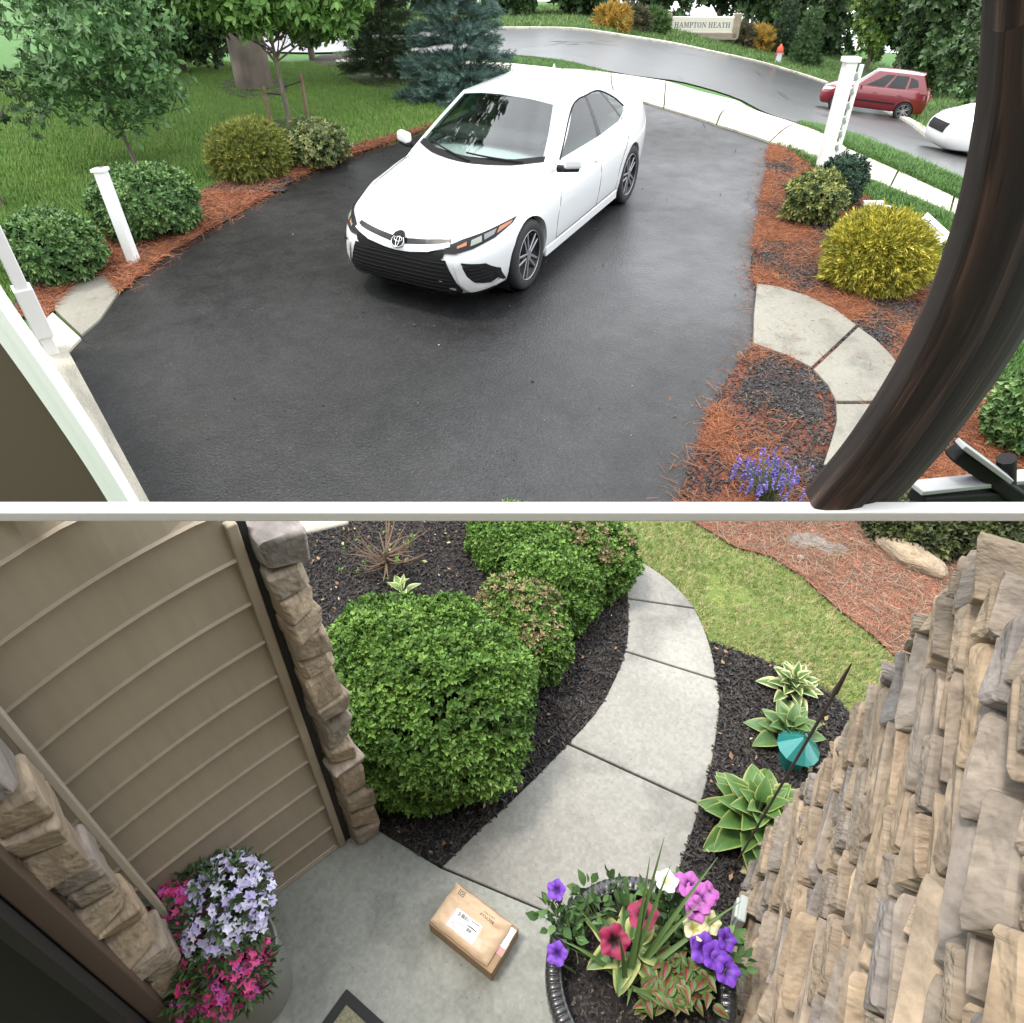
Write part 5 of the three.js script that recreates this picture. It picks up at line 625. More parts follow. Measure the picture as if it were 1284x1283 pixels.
// ---------------------------------------------------------------- boxwoods along the curved walk
const BOX = [[0.06, 0.13, 0.018], [0.095, 0.19, 0.028], [0.13, 0.245, 0.04], [0.185, 0.31, 0.065]], BOXB = BOX.concat([[0.30, 0.24, 0.13]]);
function box(label, x, y, w, h, opt) { const b = G(x, y), s = pxSize(V(b.x, 0.35, b.z)); return bush('boxwood', label, 'boxwood shrub', b, w / 2 * s, h / 2 * s, { geo: SPRIG.box, sq: 2.4, rough: 0.11, size: 1.2, layers: 0.34, jitter: 0.75, gap: 0.40, cols: BOX, ...opt }); }
box('largest round boxwood beside the stone corner', 538, 928, 246, 186, { n: 22000, seed: 41 });
box('second boxwood with brown tips, next to the largest one', 650, 828, 112, 112, { n: 7500, seed: 42, browntop: 0.5, cols: BOXB });
box('third boxwood in the row along the curved walk', 688, 772, 106, 106, { n: 6500, seed: 43 });
box('fourth boxwood with brown tips, beside the far end of the walk', 738, 730, 104, 92, { n: 6500, seed: 45, browntop: 0.4, cols: BOXB });
box('dark boxwood behind the row at the top of the bed', 640, 690, 100, 42, { n: 4000, seed: 46 });
box('small dark boxwood at the far top of the walk', 718, 692, 70, 40, { n: 2800, seed: 47 });
{ // bare brown shrub
  const b = G(487, 722), t = thing('bare_shrub', 'half bare brown shrub on the black bed behind the largest boxwood', 'shrub', [b.x, b.y, b.z]), r = rngOf(19), l = [taperTube([V(0, -0.02, 0), V(0.01, 0.1, 0), V(0.0, 0.2, 0.01)], 0.022, 0.016, 7, 5)], it = [];
  const hTop = 0.36; for (let i = 0; i < 46; i++) { const a = r() * 6.28, q = 0.1 + 0.22 * r(), y0 = 0.06 + 0.14 * r(), e = V(Math.cos(a) * q, Math.min(hTop, y0 + 0.05 + 0.16 * r()), Math.sin(a) * q); l.push(taperTube([V(0, y0, 0), V(e.x * 0.5, y0 + 0.06, e.z * 0.5), e], 0.006, 0.0015, 4, 4)); for (let k = 0; k < 4; k++) l.push(bar(e.clone().multiplyScalar(0.6 + 0.1 * k), e.clone().multiplyScalar(0.6 + 0.1 * k).add(V((r() - 0.5) * 0.12, (r() - 0.2) * 0.06, (r() - 0.5) * 0.12)), 0.0016, 0.0008, 3)); if (r() < 0.35) it.push([e, randDir(r), 0.7 + 0.5 * r()]); }
  mesh('branches', merge(l), std({ color: rgb(0.16, 0.11, 0.075), roughness: 0.9 }), t); instanced('foliage', SPRIG.box, leafMat, it, t, BOX, r); }
{ const b = G(404, 662), t = thing('flat_stone', 'pale flat stone at the top left of the black bed', 'stone', [b.x, b.y, b.z]); mesh('stone', new RoundedBoxGeometry(0.34, 0.06, 0.14, 3, 0.025).translate(0, 0.03, 0), MAT.apron, t); t.rotation.y = 0.35; }
{ const b = G(1010, 682), t = thing('flat_stone', 'flat grey stones lying in the red straw beyond the lawn', 'stones', [b.x, b.y, b.z]); const r = rngOf(3); for (const [x, z, s] of [[0, 0, 0.2], [0.14, 0.08, 0.14]]) mesh('stone', blobG(s * 0.75, 0.03, s * 0.4, 8 + x * 9, 0.2).translate(x, 0.02, z), stoneMats[4], t); }
{ const b = G(1002, 703), t = thing('white_pebble', 'small white rounded pebble below the flat grey stones', 'pebble', [b.x, b.y, b.z]); mesh('stone', blobG(0.028, 0.022, 0.024, 5, 0.1).translate(0, 0.018, 0), MAT.white, t); }
{ const a = G(1100, 684), b = G(1176, 728), m = a.clone().lerp(b, 0.5), t = thing('boulder', 'long pale grey boulder at the far right beyond the red straw', 'boulder', [m.x, m.y, m.z]); const L = a.distanceTo(b); mesh('stone', blobG(L * 0.56, 0.075, 0.10, 77, 0.14, 4).translate(0, 0.06, 0), stoneMats[0], t); t.rotation.y = Math.atan2(-(b.z - a.z), b.x - a.x); }
pxBush('ground_shrub', 'dark low foliage at the far right corner above the stone wall', 1262, 700, 120, 60, { n: 2200, geo: SPRIG.shrub, seed: 52, size: 0.7, cols: [[0.05, 0.07, 0.02], [0.09, 0.11, 0.03], [0.03, 0.04, 0.015]] });
pxBush('ground_shrub', 'dark low foliage behind the long boulder', 1140, 668, 110, 30, { n: 2200, geo: SPRIG.shrub, seed: 51, size: 0.7, cols: [[0.05, 0.07, 0.02], [0.09, 0.11, 0.03], [0.03, 0.04, 0.015]] });
// ---------------------------------------------------------------- hostas
function hostaLeaf(len, wid, seed, centre, edge, ew = 0.62) {        // broad ovate ribbed leaf, arching, with a margin in another green
  const NR = 9, NC = 8, p = [], col = [], ix = [], r = rngOf(seed), tw = (r() - 0.5) * 0.3;
  for (let i = 0; i <= NR; i++) { const t = i / NR, w = wid * Math.pow(Math.sin(Math.PI * Math.pow(t, 0.72)), 0.8) * (1 - 0.15 * t) * 0.5 + 0.002; for (let j = 0; j <= NC; j++) { const q = j / NC * 2 - 1; const rib = 0.004 * Math.cos(q * 15) * Math.sin(Math.PI * t); const y = len * t, z = -len * 0.42 * t * t + Math.abs(q) * w * 0.5 + rib + 0.006 * Math.sin(t * 9 + q * 4 + seed) * Math.abs(q); p.push(q * w + tw * len * t * t * 0.5, y, z);
    const m = Math.abs(q) + 0.12 * (fbm(t * 7 + seed, q * 3 + 20, 4096, 2, seed) - 0.5) + (t > 0.9 ? 0.3 : 0); const k = sstep(ew, ew + 0.18, m), v = 0.85 + 0.3 * hash(i, j, seed); for (let c = 0; c < 3; c++) col.push(lerp(centre[c], edge[c], k) * v); } }
  for (let i = 0; i < NR; i++) for (let j = 0; j < NC; j++) { const a = i * (NC + 1) + j, b = a + NC + 1; ix.push(a, a + 1, b, a + 1, b + 1, b); }
  const g = new THREE.BufferGeometry(); g.setAttribute('position', new THREE.Float32BufferAttribute(p, 3)); g.setAttribute('color', new THREE.Float32BufferAttribute(col, 3)); g.setIndex(ix); g.computeVertexNormals(); return g;
}
const hostaMat = phys({ vertexColors: true, roughness: 0.5, side: THREE.DoubleSide, transmission: 0.12, thickness: 0 });
function hosta(label, x, y, rad, n, leafL, leafW, centre, edge, seed, ew) {
  const b = G(x, y), t = thing('hosta', label, 'hosta', [b.x, b.y, b.z]), r = rngOf(seed), vars = [0, 1, 2, 3, 4].map((k) => hostaLeaf(1, leafW / leafL, seed + k, centre, edge, ew));
  for (let i = 0; i < n; i++) { const f = i / n, a = i * 2.399 + r() * 0.4, el = lerp(1.25, 0.35, f) + (r() - 0.5) * 0.2, q = rad * (0.12 + 0.42 * f), L = leafL * (0.7 + 0.45 * f) * (0.85 + 0.3 * r()); const base = V(Math.cos(a) * q, 0.03 + rad * 0.55 * (1 - f) + 0.05 * (1 - f), Math.sin(a) * q);
    const m = mesh('leaf', vars[i % 5], hostaMat, t); const dir = V(Math.cos(a) * Math.cos(el), Math.sin(el), Math.sin(a) * Math.cos(el)); const zax = V(-Math.cos(a) * Math.sin(el), Math.cos(el), -Math.sin(a) * Math.sin(el)), xax = dir.clone().cross(zax); m.quaternion.setFromRotationMatrix(new THREE.Matrix4().makeBasis(xax, dir, zax)); m.position.copy(base); m.scale.set(L, L, L);
    mesh('stalk', bar(V(0, 0, 0), base.clone().addScaledVector(dir, L * 0.04), 0.004, 0.003, 5), leafStalk, t); }
  return t;
}
const leafStalk = std({ color: rgb(0.12, 0.2, 0.06), roughness: 0.7 });
const HG = [0.075, 0.165, 0.035], HY = [0.40, 0.44, 0.13], HC = [0.62, 0.62, 0.32], HB = [0.085, 0.17, 0.055];
hosta('largest hosta with yellow edged leaves beside the stone wall', 942, 1040, 0.20, 46, 0.135, 0.105, HG, HY, 201, 0.74);
hosta('small cream edged hosta at the far edge of the right bed', 988, 872, 0.115, 28, 0.085, 0.065, HG, HC, 211, 0.45);
hosta('green hosta beside the teal bird feeder', 983, 930, 0.12, 26, 0.10, 0.08, HB, HY, 221, 0.8);
hosta('tiny green hosta against the stone wall behind the pole', 1078, 925, 0.05, 8, 0.07, 0.045, HB, HB, 231, 0.9);
hosta('small green hosta at the stone wall above the largest hosta', 1040, 990, 0.06, 8, 0.06, 0.04, HB, HB, 241, 0.9);
hosta('lone young hosta peeking out behind the largest boxwood', 506, 752, 0.06, 8, 0.10, 0.05, [0.16, 0.3, 0.07], HC, 251, 0.6);
// ---------------------------------------------------------------- pole with bird feeder
{ const base = G(930, 1104); base.x -= 0.035; base.z -= 0.03; const top = P(1068, 832, -base.z), t = thing('garden_pole', 'thin rusty iron pole standing in front of the teal bird feeder', 'garden pole', [base.x, base.y, base.z]); const l = top.clone().sub(base);
  mesh('rod', taperTube([V(0, 0, 0), l.clone().multiplyScalar(0.5), l.clone().multiplyScalar(0.92)], 0.0035, 0.0055, 7, 6), std({ color: rgb(0.07, 0.05, 0.045), roughness: 0.7, metalness: 0.4 }), t); mesh('tip', bar(l.clone().multiplyScalar(0.9), l, 0.009, 0.002, 7), std({ color: rgb(0.07, 0.05, 0.045), roughness: 0.7, metalness: 0.4 }), t); }
{ const b = G(988, 958), t = thing('bird_feeder', 'teal metal lantern shaped bird feeder with cone roof', 'bird feeder', [b.x, b.y, b.z]); const M = phys({ color: rgb(0.03, 0.22, 0.20), roughness: 0.28, metalness: 0.35, clearcoat: 0.6 }), M2 = phys({ color: rgb(0.025, 0.22, 0.205), roughness: 0.25, metalness: 0.35, clearcoat: 0.7, flatShading: true });
  mesh('body', new THREE.LatheGeometry([[0, 0.02], [0.052, 0.02], [0.056, 0.03], [0.056, 0.14], [0, 0.14]].map(([a, y]) => new THREE.Vector2(a, y)), 24), M, t); mesh('roof', new THREE.ConeGeometry(0.092, 0.085, 14).translate(0, 0.178, 0), M2, t); mesh('knob', new THREE.SphereGeometry(0.011, 12, 8).translate(0, 0.226, 0), M2, t); mesh('tray', new THREE.CylinderGeometry(0.066, 0.06, 0.02, 20).translate(0, 0.014, 0), M, t); mesh('ring', new THREE.TorusGeometry(0.012, 0.002, 6, 16).translate(0, 0.246, 0), MAT.plastic, t); t.rotation.z = -0.08; }
// ---------------------------------------------------------------- parcel
{ const g = [G(540, 1172), G(617, 1235), G(662, 1190)]; const A = g[0], B = g[1], C = g[2]; const ux = B.clone().sub(A), L = ux.length(), W = B.distanceTo(C) * 1.0; ux.y = 0; ux.normalize(); const t = thing('parcel', 'brown cardboard parcel on the porch floor', 'parcel', [0, 0, 0]); const uz = V(-ux.z, 0, ux.x); const dirC = C.clone().sub(B).normalize(); const sg = Math.sign(uz.dot(dirC)); 
  const ctr = A.clone().lerp(B, 0.5).addScaledVector(uz, sg * W / 2); t.position.set(ctr.x, 0.036, ctr.z); t.rotation.y = Math.atan2(-ux.z, ux.x); const H = 0.075;
  const card = std({ map: tex(256, (u, v, c) => { const k = 0.52 + 0.06 * (fbm(u * 8, v * 8, 8, 4, 3) - 0.5) + 0.03 * (vnoise(u * 90, v * 4, 90, 6) - 0.5); c[0] = k * 1.12; c[1] = k * 0.93; c[2] = k * 0.72; }), roughness: 0.8 });
  mesh('carton', rboxG(L, H, W, 0.004, [0, H / 2, 0]), card, t); mesh('tape', boxG(L * 1.004, 0.0012, 0.05, [0, H + 0.0006, 0]), std({ color: rgb(0.35, 0.27, 0.18), roughness: 0.25 }), t);
  const lab = canvasTex(128, 96, (c) => { c.fillStyle = '#e8eaee'; c.fillRect(0, 0, 128, 96); c.fillStyle = '#333'; const r = rngOf(5); for (let x = 10; x < 118; x += 3 + r() * 4) c.fillRect(x, 14, 1 + r() * 3, 44); c.fillStyle = '#777'; for (let y = 66; y < 90; y += 7) c.fillRect(10, y, 70 + 30 * r(), 2.5); });
  mesh('carton_label', new THREE.PlaneGeometry(W * 0.42, L * 0.26).rotateX(-Math.PI / 2).rotateY(Math.PI / 2).translate(L * 0.36, H + 0.002, sg * W * 0.22), std({ map: lab, roughness: 0.4 }), t); mesh('red_tape', boxG(L * 0.16, 0.001, W * 0.16, [L * 0.40, H + 0.0012, -sg * W * 0.06]), std({ color: rgb(0.6, 0.22, 0.22), roughness: 0.4 }), t);
  const e = thing('padded_envelope', 'brown paper mailing envelope with white address label lying on the parcel', 'envelope', [t.position.x, t.position.y + H + 0.003, t.position.z]); e.rotation.y = t.rotation.y + 0.0;
  const eL = L * 0.90, eW = W * 0.92; const paper = canvasTex(512, 384, (c, w, h) => { c.fillStyle = '#c3a98c'; c.fillRect(0, 0, w, h); const r = rngOf(9); for (let i = 0; i < 2600; i++) { c.fillStyle = r() < 0.5 ? 'rgba(120,90,60,0.10)' : 'rgba(235,215,190,0.10)'; c.fillRect(r() * w, r() * h, 2 + r() * 14, 1 + r() * 2); }
    c.fillStyle = '#3b2f28'; c.save(); c.translate(330, 74); c.rotate(Math.PI); c.font = 'bold 30px sans-serif'; c.fillText('RECYCLE', -70, -6); c.font = '20px sans-serif'; c.fillText('LIKE A BOX', -60, 22); c.restore(); c.lineWidth = 5; c.strokeStyle = '#3b2f28'; c.strokeRect(60, 26, 46, 46); for (let k = 0; k < 3; k++) { c.save(); c.translate(83, 49); c.rotate(k * 2.094); c.beginPath(); c.moveTo(-9, -12); c.lineTo(5, -12); c.lineTo(12, -2); c.stroke(); c.restore(); }
    c.fillStyle = '#eceef2'; c.fillRect(120, 170, 230, 160); c.fillStyle = '#d9b9b0'; c.globalAlpha = 0.5; c.fillRect(100, 180, 20, 140); c.fillRect(350, 250, 60, 90); c.globalAlpha = 1; c.fillStyle = '#222'; for (let x = 150; x < 250; x += 4 + r() * 5) c.fillRect(x, 184, 1.5 + r() * 3, 34); c.fillRect(260, 182, 70, 7); for (let y = 232; y < 262; y += 9) c.fillRect(150, y, 60 + 50 * r(), 3); c.fillStyle = '#111'; c.fillRect(250, 228, 80, 8); for (let x = 262; x < 300; x += 3 + r() * 3) c.fillRect(x, 246, 1.5 + r() * 2, 26); c.fillStyle = '#444'; for (let y = 284; y < 322; y += 8) c.fillRect(240, y, 50 + 40 * r(), 2.5); for (let y = 280; y < 322; y += 7) c.fillRect(140, y, 20 + 50 * r(), 2.5); });
  const N = 40, K = 30, p = [], uv = [], ix = []; for (let j = 0; j <= K; j++) for (let i = 0; i <= N; i++) { const u = i / N, v = j / K, x = (u - 0.5) * eL, z = (v - 0.5) * eW; const ed = Math.min(1, Math.min(u, 1 - u, v, 1 - v) * 9); const wr = fbm(u * 7 + 3, v * 7 + 3, 4096, 4, 6) - 0.5, w2 = Math.abs(fbm(u * 4 + v * 5 + 9, v * 4 - u * 3 + 9, 4096, 3, 16) - 0.5); p.push(x + 0.006 * (fbm(v * 5 + 2, 3, 512, 2, 2) - 0.5), 0.003 + 0.014 * Math.sqrt(ed) + ed * (0.012 * wr + 0.016 * w2), z + 0.006 * (fbm(u * 5 + 7, 5, 512, 2, 3) - 0.5)); uv.push(u, 1 - v); }
  for (let j = 0; j < K; j++) for (let i = 0; i < N; i++) { const a = j * (N + 1) + i, b = a + N + 1; ix.push(a, b, a + 1, a + 1, b, b + 1); } const eg = new THREE.BufferGeometry(); eg.setAttribute('position', new THREE.Float32BufferAttribute(p, 3)); eg.setAttribute('uv', new THREE.Float32BufferAttribute(uv, 2)); eg.setIndex(ix); eg.computeVertexNormals(); const em = mesh('envelope', eg, std({ map: paper, roughness: 0.7, side: THREE.DoubleSide }), e); em.position.set(-L * 0.04, 0, -sg * W * 0.02 * 0); em.scale.z = sg > 0 ? -1 : 1; em.scale.z = 1;
}
// ---------------------------------------------------------------- doormat
{ const a = G(437, 1245), b = G(395, 1290), c = G(470, 1275), t = thing('doormat', 'black bordered doormat corner at the bottom of the porch', 'doormat', [a.x, 0.036, a.z]); const ux = b.clone().sub(a).normalize(), uz = c.clone().sub(a).normalize(); t.rotation.y = Math.atan2(-uz.z, uz.x) ; const s = Math.sign(V(0, 0, 1).applyAxisAngle(up, t.rotation.y).dot(ux)); mesh('border', rboxG(0.6, 0.012, 0.4, 0.004, [0.3, 0.006, s * 0.2]), MAT.rubber, t); mesh('mat_field', boxG(0.53, 0.004, 0.33, [0.3, 0.0135, s * 0.2]), std({ map: tex(128, (u, v, q) => { const k = 0.42 + 0.2 * hash(Math.floor(u * 128), Math.floor(v * 128), 5); q[0] = k; q[1] = k * 0.97; q[2] = k * 0.8; }), roughness: 1 }), t); }
const coleusVar = [0, 1, 2, 3].map((k) => hostaLeaf(1, 0.62, 400 + k, [0.20, 0.012, 0.03], k % 2 ? [0.08, 0.15, 0.03] : [0.12, 0.19, 0.045], 0.2));
// ---------------------------------------------------------------- flower pots
function petunia(rad, inner, outer, depth, seed) {                  // five lobed trumpet flower facing +y
  const NA = 60, NR = 8, p = [], col = [], ix = []; for (let k = 0; k <= NR; k++) { const f = k / NR; for (let i = 0; i <= NA; i++) { const a = i / NA * 6.2832, lobe = 1 + 0.10 * Math.cos(5 * a) * f + 0.03 * Math.sin(11 * a + seed) * f; const q = rad * (0.02 + 0.98 * f) * lobe, y = -depth * Math.pow(1 - f, 2.6) + rad * 0.045 * Math.cos(5 * a) * f * f + rad * 0.035 * Math.sin(9 * a + seed) * f * f - rad * 0.07 * f * f * f; p.push(q * Math.cos(a), y, q * Math.sin(a)); const m = sstep(0.25, 0.55, f + 0.08 * Math.cos(5 * a) + 0.04 * Math.cos(15 * a)), v = (0.80 + 0.2 * (0.5 + 0.5 * Math.cos(5 * a)) + 0.12 * Math.cos(25 * a)) * (0.92 + 0.16 * hash(i, k, seed)); for (let c = 0; c < 3; c++) col.push(lerp(inner[c], outer[c], m) * v); } }
  for (let k = 0; k < NR; k++) for (let i = 0; i < NA; i++) { const a = k * (NA + 1) + i, b = a + NA + 1; ix.push(a, a + 1, b, a + 1, b + 1, b); }
  const g = new THREE.BufferGeometry(); g.setAttribute('position', new THREE.Float32BufferAttribute(p, 3)); g.setAttribute('color', new THREE.Float32BufferAttribute(col, 3)); g.setIndex(ix); g.computeVertexNormals(); return g;
}
const petalMat = phys({ vertexColors: true, roughness: 0.6, side: THREE.DoubleSide, transmission: 0.15, thickness: 0 });
{
  const H = 0.52, cR = P(803, 1218, 1); const rimD = 0.60; // rim height above the porch
  const r0 = rayDir(803, 1222), tt = (EYE - H) / -r0.y, c = V(r0.x * tt, 0, r0.z * tt), Rm = 118 * pxSize(V(c.x, H, c.z));
  const t = thing('flower_urn', 'large black ribbed planter of petunias and coleus beside the stone wall', 'planter', [c.x, 0.035, c.z]);
  const hh = H - 0.035, prof = [[0.55, 0], [0.60, 0.01], [0.66, 0.2], [0.78, 0.55], [0.86, 0.84], [0.88, 0.86], [0.99, 0.865], [1.0, 0.88], [1.0, 0.975], [0.975, 0.995], [0.90, 1.0], [0.865, 0.985], [0.85, 0.995], [0.82, 0.99], [0.805, 0.85]]; const NA = 640, p = [], ix = []; prof.forEach(([a, y], k) => { for (let i = 0; i < NA; i++) { const an = i / NA * 6.2832, rib = (k >= 7 && k <= 10) ? 0.009 * Math.pow(Math.abs(Math.sin(an * 40)), 0.6) * (k === 10 ? 0.6 : 1) : (k > 1 && k < 5 ? 0.012 * Math.sin(an * 22) : 0); p.push((a + rib) * Rm * Math.cos(an), y * hh + ((k >= 9 && k <= 11) ? 0.0035 * Math.pow(Math.abs(Math.sin(an * 40)), 0.6) : 0), (a + rib) * Rm * Math.sin(an)); } });
  for (let k = 0; k < prof.length - 1; k++) for (let i = 0; i < NA; i++) { const a = k * NA + i, b = k * NA + (i + 1) % NA; ix.push(a, a + NA, b, b, a + NA, b + NA); } const g = new THREE.BufferGeometry(); g.setAttribute('position', new THREE.Float32BufferAttribute(p, 3)); g.setIndex(ix); g.computeVertexNormals(); mesh('pot', g, phys({ color: rgb(0.028, 0.028, 0.030), roughness: 0.3, clearcoat: 0.5, clearcoatRoughness: 0.2, side: THREE.DoubleSide }), t);
  mesh('soil', (() => { const s = new THREE.CircleGeometry(Rm * 0.825, 40, 0, 6.2832).rotateX(-Math.PI / 2); s.translate(0, hh * 0.90, 0); const u = s.attributes.uv; for (let i = 0; i < u.count; i++) u.setXY(i, s.attributes.position.getX(i), s.attributes.position.getZ(i)); return s; })(), MAT.blackMulch, t);
  const topY = hh + 0.035; const at = (x, y, hgt) => { const q = rayDir(x, y), s = (EYE - hgt) / -q.y; return V(q.x * s - c.x, hgt - 0.035, q.z * s - c.z); }; const soilY = hh * 0.9, r = rngOf(123);
  const toEye = V(-c.x, EYE - H, -c.z).normalize();
  const crumbs = []; for (let i = 0; i < 500; i++) { const a = r() * 6.28, q = Math.sqrt(r()) * Rm * 0.8; crumbs.push([V(Math.cos(a) * q, soilY + 0.004, Math.sin(a) * q), randDir(r), 0.5 + r()]); } instanced('soil_crumbs', new THREE.TetrahedronGeometry(0.006), std({ color: 0xffffff, roughness: 0.9 }), crumbs, t, [[0.02, 0.016, 0.013], [0.05, 0.04, 0.03], [0.012, 0.01, 0.009], [0.16, 0.14, 0.11]], r);
  // petunias: px, py, height, radius in px, colours
  const VI = [[0.08, 0.015, 0.24], [0.20, 0.055, 0.55]], RD = [[0.012, 0.001, 0.004], [0.30, 0.006, 0.065]], PK = [[0.10, 0.004, 0.14], [0.52, 0.13, 0.50]], YW = [[0.5, 0.46, 0.14], [0.72, 0.70, 0.44]], WH = [[0.6, 0.66, 0.4], [0.85, 0.85, 0.82]];
  const fl = [[770, 1180, 0.62, 17, RD, 0.1], [806, 1146, 0.64, 17, RD, -0.2], [697, 1116, 0.60, 11, VI, -0.3], [698, 1196, 0.58, 12, VI, 0.4], [883, 1190, 0.60, 16, VI, 0], [897, 1199, 0.60, 15, VI, 0.3], [912, 1217, 0.58, 15, VI, 0.2], [912, 1178, 0.6, 12, VI, 0.5], [866, 1110, 0.62, 15, PK, 0.1], [878, 1126, 0.63, 16, PK, 0.3], [888, 1120, 0.61, 13, PK, 0.4], [852, 1107, 0.61, 11, PK, -0.2], [873, 1139, 0.63, 13, PK, 0.1], [871, 1163, 0.61, 13, YW, 0], [892, 1157, 0.61, 12, YW, 0.2], [836, 1104, 0.63, 13, WH, 0.0]];
  fl.forEach(([x, y, h0, pr, [a, b], sl], i) => { const hg = h0 + 0.035, pos = at(x, y, hg), s = pxSize(V(c.x + pos.x, hg, c.z + pos.z)); const m = mesh('flower', petunia(pr * s * 1.1, a, b, pr * s * 0.6, i), petalMat, t); const dir = toEye.clone().multiplyScalar(0.9).add(V(pos.x * 1.2 + sl * 0.6 + (r() - 0.5) * 0.3, 0.3, pos.z * 1.2 + (r() - 0.5) * 0.5)).normalize(); m.position.copy(pos); m.quaternion.setFromUnitVectors(up, dir); const foot = V(pos.x * 0.75, soilY, pos.z * 0.75); mesh('flower_stem', taperTube([foot, foot.clone().lerp(pos, 0.5).add(V(pos.x * 0.1, 0.02, pos.z * 0.1)), pos.clone().addScaledVector(dir, -pr * s * 0.55)], 0.003, 0.004, 5, 6), leafStalk, t); });
  // leafy petunia growth
  const clumps = [[700, 1150, 0.56, 26, 40], [715, 1175, 0.57, 20, 26], [690, 1135, 0.57, 12, 12], [735, 1118, 0.58, 12, 16], [745, 1140, 0.57, 18, 20], [775, 1105, 0.6, 9, 12], [783, 1140, 0.57, 16, 22], [845, 1140, 0.57, 26, 44], [835, 1165, 0.56, 20, 26], [900, 1185, 0.57, 26, 46], [860, 1185, 0.57, 22, 34], [915, 1205, 0.57, 22, 34], [862, 1118, 0.57, 18, 26], [820, 1120, 0.58, 14, 18]]; const it = [], stems = [];
  clumps.forEach(([x, y, hg, pr, n]) => { const pos = at(x, y, hg), s = pxSize(V(c.x + pos.x, hg, c.z + pos.z)); const foot = V(pos.x * 0.7, soilY, pos.z * 0.7); for (let k = 0; k < n; k++) { const d = randDir(r), e = pos.clone().addScaledVector(d, pr * s * Math.sqrt(r())); e.y -= Math.abs(d.y) * 0.01; it.push([e, V(d.x, 0.5 + 0.6 * r(), d.z).normalize(), 0.7 + 0.6 * r()]); if (k % 4 === 0) stems.push(bar(foot, e, 0.0022, 0.0016, 4)); } });
  instanced('foliage', leafG(0.040, 0.024, 0.2, 0.25), softLeaf, it, t, [[0.07, 0.16, 0.04], [0.10, 0.21, 0.055], [0.05, 0.12, 0.035], [0.14, 0.26, 0.08]], r); mesh('stems', merge(stems), leafStalk, t).userData.kind = 'stuff';
  // variegated leaves round the middle
  [[755, 1165, 2.5, 0.11], [765, 1195, 3.5, 0.11], [800, 1170, 0.9, 0.12], [785, 1200, 4.6, 0.11], [815, 1190, 5.9, 0.12], [825, 1175, 0.3, 0.11], [790, 1160, 1.8, 0.10], [775, 1215, 4.1, 0.09], [812, 1215, 5.2, 0.09]].forEach(([x, y, a, L], i) => { const pos = at(x, y, 0.56), m = mesh('variegated_leaf', hostaLeaf(L, L * 0.72, 300 + i, [0.09, 0.18, 0.055], [0.48, 0.50, 0.18], 0.66), hostaMat, t); const an = Math.atan2(y - 1185, x - 790), el = 0.35; const dir = V(Math.cos(an) * Math.cos(el), Math.sin(el), Math.sin(an) * Math.cos(el)), za = V(-Math.cos(an) * Math.sin(el), Math.cos(el), -Math.sin(an) * Math.sin(el)), xa = dir.clone().cross(za); m.quaternion.setFromRotationMatrix(new THREE.Matrix4().makeBasis(xa, dir, za)); const ctr = at(790, 1190, 0.55); m.position.copy(ctr.clone().lerp(pos, 0.35)); });
  // coleus
  for (let i = 0; i < 110; i++) { const x = 800 + 90 * r() + 4, y = 1202 + 62 * r(), pos = at(x, y, 0.545 + 0.03 * r()); if (Math.hypot(pos.x, pos.z) > Rm * 0.95) continue; const L = 0.032 + 0.02 * r(), m = mesh('coleus_leaf', coleusVar[i % 4], hostaMat, t); m.scale.set(L, L, L); const an = r() * 6.28, el = 0.15 + 0.5 * r(); const dir = V(Math.cos(an) * Math.cos(el), Math.sin(el), Math.sin(an) * Math.cos(el)), za = V(-Math.cos(an) * Math.sin(el), Math.cos(el), -Math.sin(an) * Math.sin(el)), xa = dir.clone().cross(za); m.quaternion.setFromRotationMatrix(new THREE.Matrix4().makeBasis(xa, dir, za)); m.position.copy(pos); }
  // spiky grass
  const foot = at(785, 1235, 0.50); [[833, 1050, 0.95], [815, 1075, 0.9], [841, 1085, 0.88], [900, 1075, 0.8], [728, 1142, 0.68], [705, 1180, 0.62], [880, 1130, 0.7], [775, 1170, 0.8], [930, 1130, 0.66], [828, 1262, 0.66], [786, 1262, 0.62], [905, 1155, 0.6]].forEach(([x, y, hg]) => { const e = at(x, y, hg), k = foot.clone().add(V((r() - 0.5) * 0.02, 0, (r() - 0.5) * 0.02)), mid = k.clone().lerp(e, 0.5).add(V(0, 0.07, 0)); const cv = new THREE.QuadraticBezierCurve3(k, mid, e), N = 14, pp = [], ii = []; for (let i = 0; i <= N; i++) { const q = cv.getPointAt(i / N), tg = cv.getTangentAt(i / N), sd = tg.clone().cross(toEye).normalize(), nn = sd.clone().cross(tg), w = 0.0075 * (1 - Math.pow(i / N, 2)) + 0.0006; for (const [s, d] of [[-1, 0.3], [0, 0], [1, 0.3]]) { const v = q.clone().addScaledVector(sd, s * w).addScaledVector(nn, d * w); pp.push(v.x, v.y, v.z); } } for (let i = 0; i < N; i++) for (let j = 0; j < 2; j++) { const a = i * 3 + j, b = a + 3; ii.push(a, a + 1, b, a + 1, b + 1, b); } const bg = new THREE.BufferGeometry(); bg.setAttribute('position', new THREE.Float32BufferAttribute(pp, 3)); bg.setIndex(ii); bg.computeVertexNormals(); mesh('grass_blade', bg, bladeMat, t); });
}
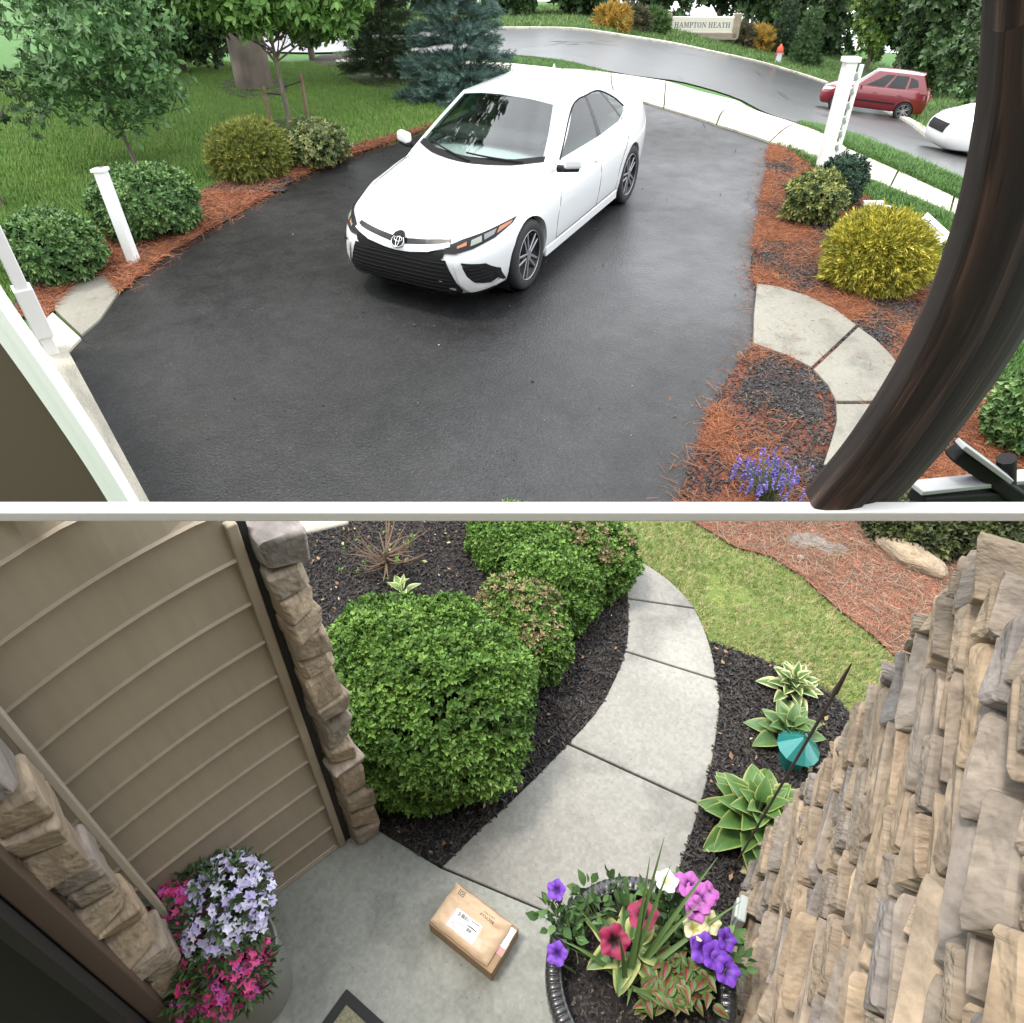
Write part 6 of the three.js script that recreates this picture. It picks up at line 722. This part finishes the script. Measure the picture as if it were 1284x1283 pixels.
{ // pot of pink and lilac flowers beside the pier
  const H = 0.36, q = rayDir(286, 1200), s = (EYE - H) / -q.y, c = V(q.x * s, 0, q.z * s), R = 58 * pxSize(V(c.x, H, c.z));
  const t = thing('flower_pot', 'grey round pot of pink and lilac flowers beside the stone pier', 'flower pot', [c.x, 0.035, c.z]), r = rngOf(66);
  mesh('pot', new THREE.LatheGeometry([[0, 0], [R * 0.86, 0], [R * 0.92, 0.015], [R * 1.02, H * 0.9 - 0.03], [R * 1.04, H * 0.9], [R * 0.98, H * 0.92], [R * 0.92, H * 0.88], [0, H * 0.86]].map(([a, y]) => new THREE.Vector2(a, y)), 48), std({ color: rgb(0.20, 0.20, 0.185), roughness: 0.55, side: THREE.DoubleSide }), t);
  const at = (x, y, hgt) => { const k = rayDir(x, y), f = (EYE - hgt) / -k.y; return V(k.x * f - c.x, hgt - 0.035, k.z * f - c.z); };
  const lv = [], fp = [], fw = []; const heads = [[283, 1134, 0.52, 50, 'w', 340], [300, 1155, 0.48, 30, 'w', 120], [232, 1145, 0.50, 44, 'p', 420], [212, 1172, 0.48, 34, 'p', 300], [250, 1112, 0.5, 22, 'p', 50], [290, 1215, 0.42, 42, 'p', 330], [310, 1225, 0.40, 26, 'p', 110], [262, 1185, 0.45, 40, 'g', 18], [260, 1230, 0.40, 40, 'p', 130]];
  heads.forEach(([x0, y0, hg, p0, k, n]) => { const x = x0 - 8, y = y0 - 8, pr = p0 * 1.08; const pos = at(x, y, hg), sc = pxSize(V(c.x + pos.x, hg, c.z + pos.z)); for (let i = 0; i < n + 60 + n * 0.15; i++) { const d = randDir(r); d.y = Math.abs(d.y) * 0.9 + 0.1; d.normalize(); const e = pos.clone().add(V(d.x * pr * sc, d.y * pr * sc * 0.8 - pr * sc * 0.4, d.z * pr * sc).multiplyScalar(i < n ? 1.0 + 0.2 * r() : 0.72 + 0.25 * r())); if (i < n) (k === 'w' ? fw : fp).push([e, V(d.x, d.y + 0.6, d.z).normalize(), 0.7 + 0.5 * r()]); else lv.push([e.multiplyScalar(0.97), V(d.x + (r() - 0.5), d.y, d.z + (r() - 0.5)).normalize(), 0.8 + 0.6 * r()]); } for (let i = 0; i < 34; i++) { const d = randDir(r), e = pos.clone().multiplyScalar(0.75).addScaledVector(d, pr * sc * 0.8); lv.push([e, d, 1.1]); } });
  instanced('foliage', sprig(6, leaf2(0.03, 0.011), 0.03, 1.0, 9), leafMat, lv, t, [[0.05, 0.10, 0.03], [0.07, 0.13, 0.035], [0.035, 0.07, 0.02]], r);
  const blo = (rad, n) => { const l = []; for (let i = 0; i < n; i++) l.push(leaf2(rad, rad * 0.72).applyMatrix4(new THREE.Matrix4().makeRotationX(-1.25)).applyMatrix4(new THREE.Matrix4().makeRotationY(i / n * 6.2832))); return merge(l); };
  instanced('pink_flowers', blo(0.017, 5), phys({ color: 0xffffff, roughness: 0.7, side: THREE.DoubleSide }), fp, t, [[0.62, 0.04, 0.18], [0.70, 0.08, 0.26], [0.5, 0.03, 0.2], [0.6, 0.10, 0.42]], r); instanced('lilac_flowers', blo(0.0165, 5), phys({ color: 0xffffff, roughness: 0.7, side: THREE.DoubleSide }), fw, t, [[0.62, 0.58, 0.82], [0.72, 0.70, 0.88], [0.5, 0.45, 0.75]], r);
}

renderer.render(scene, camera);
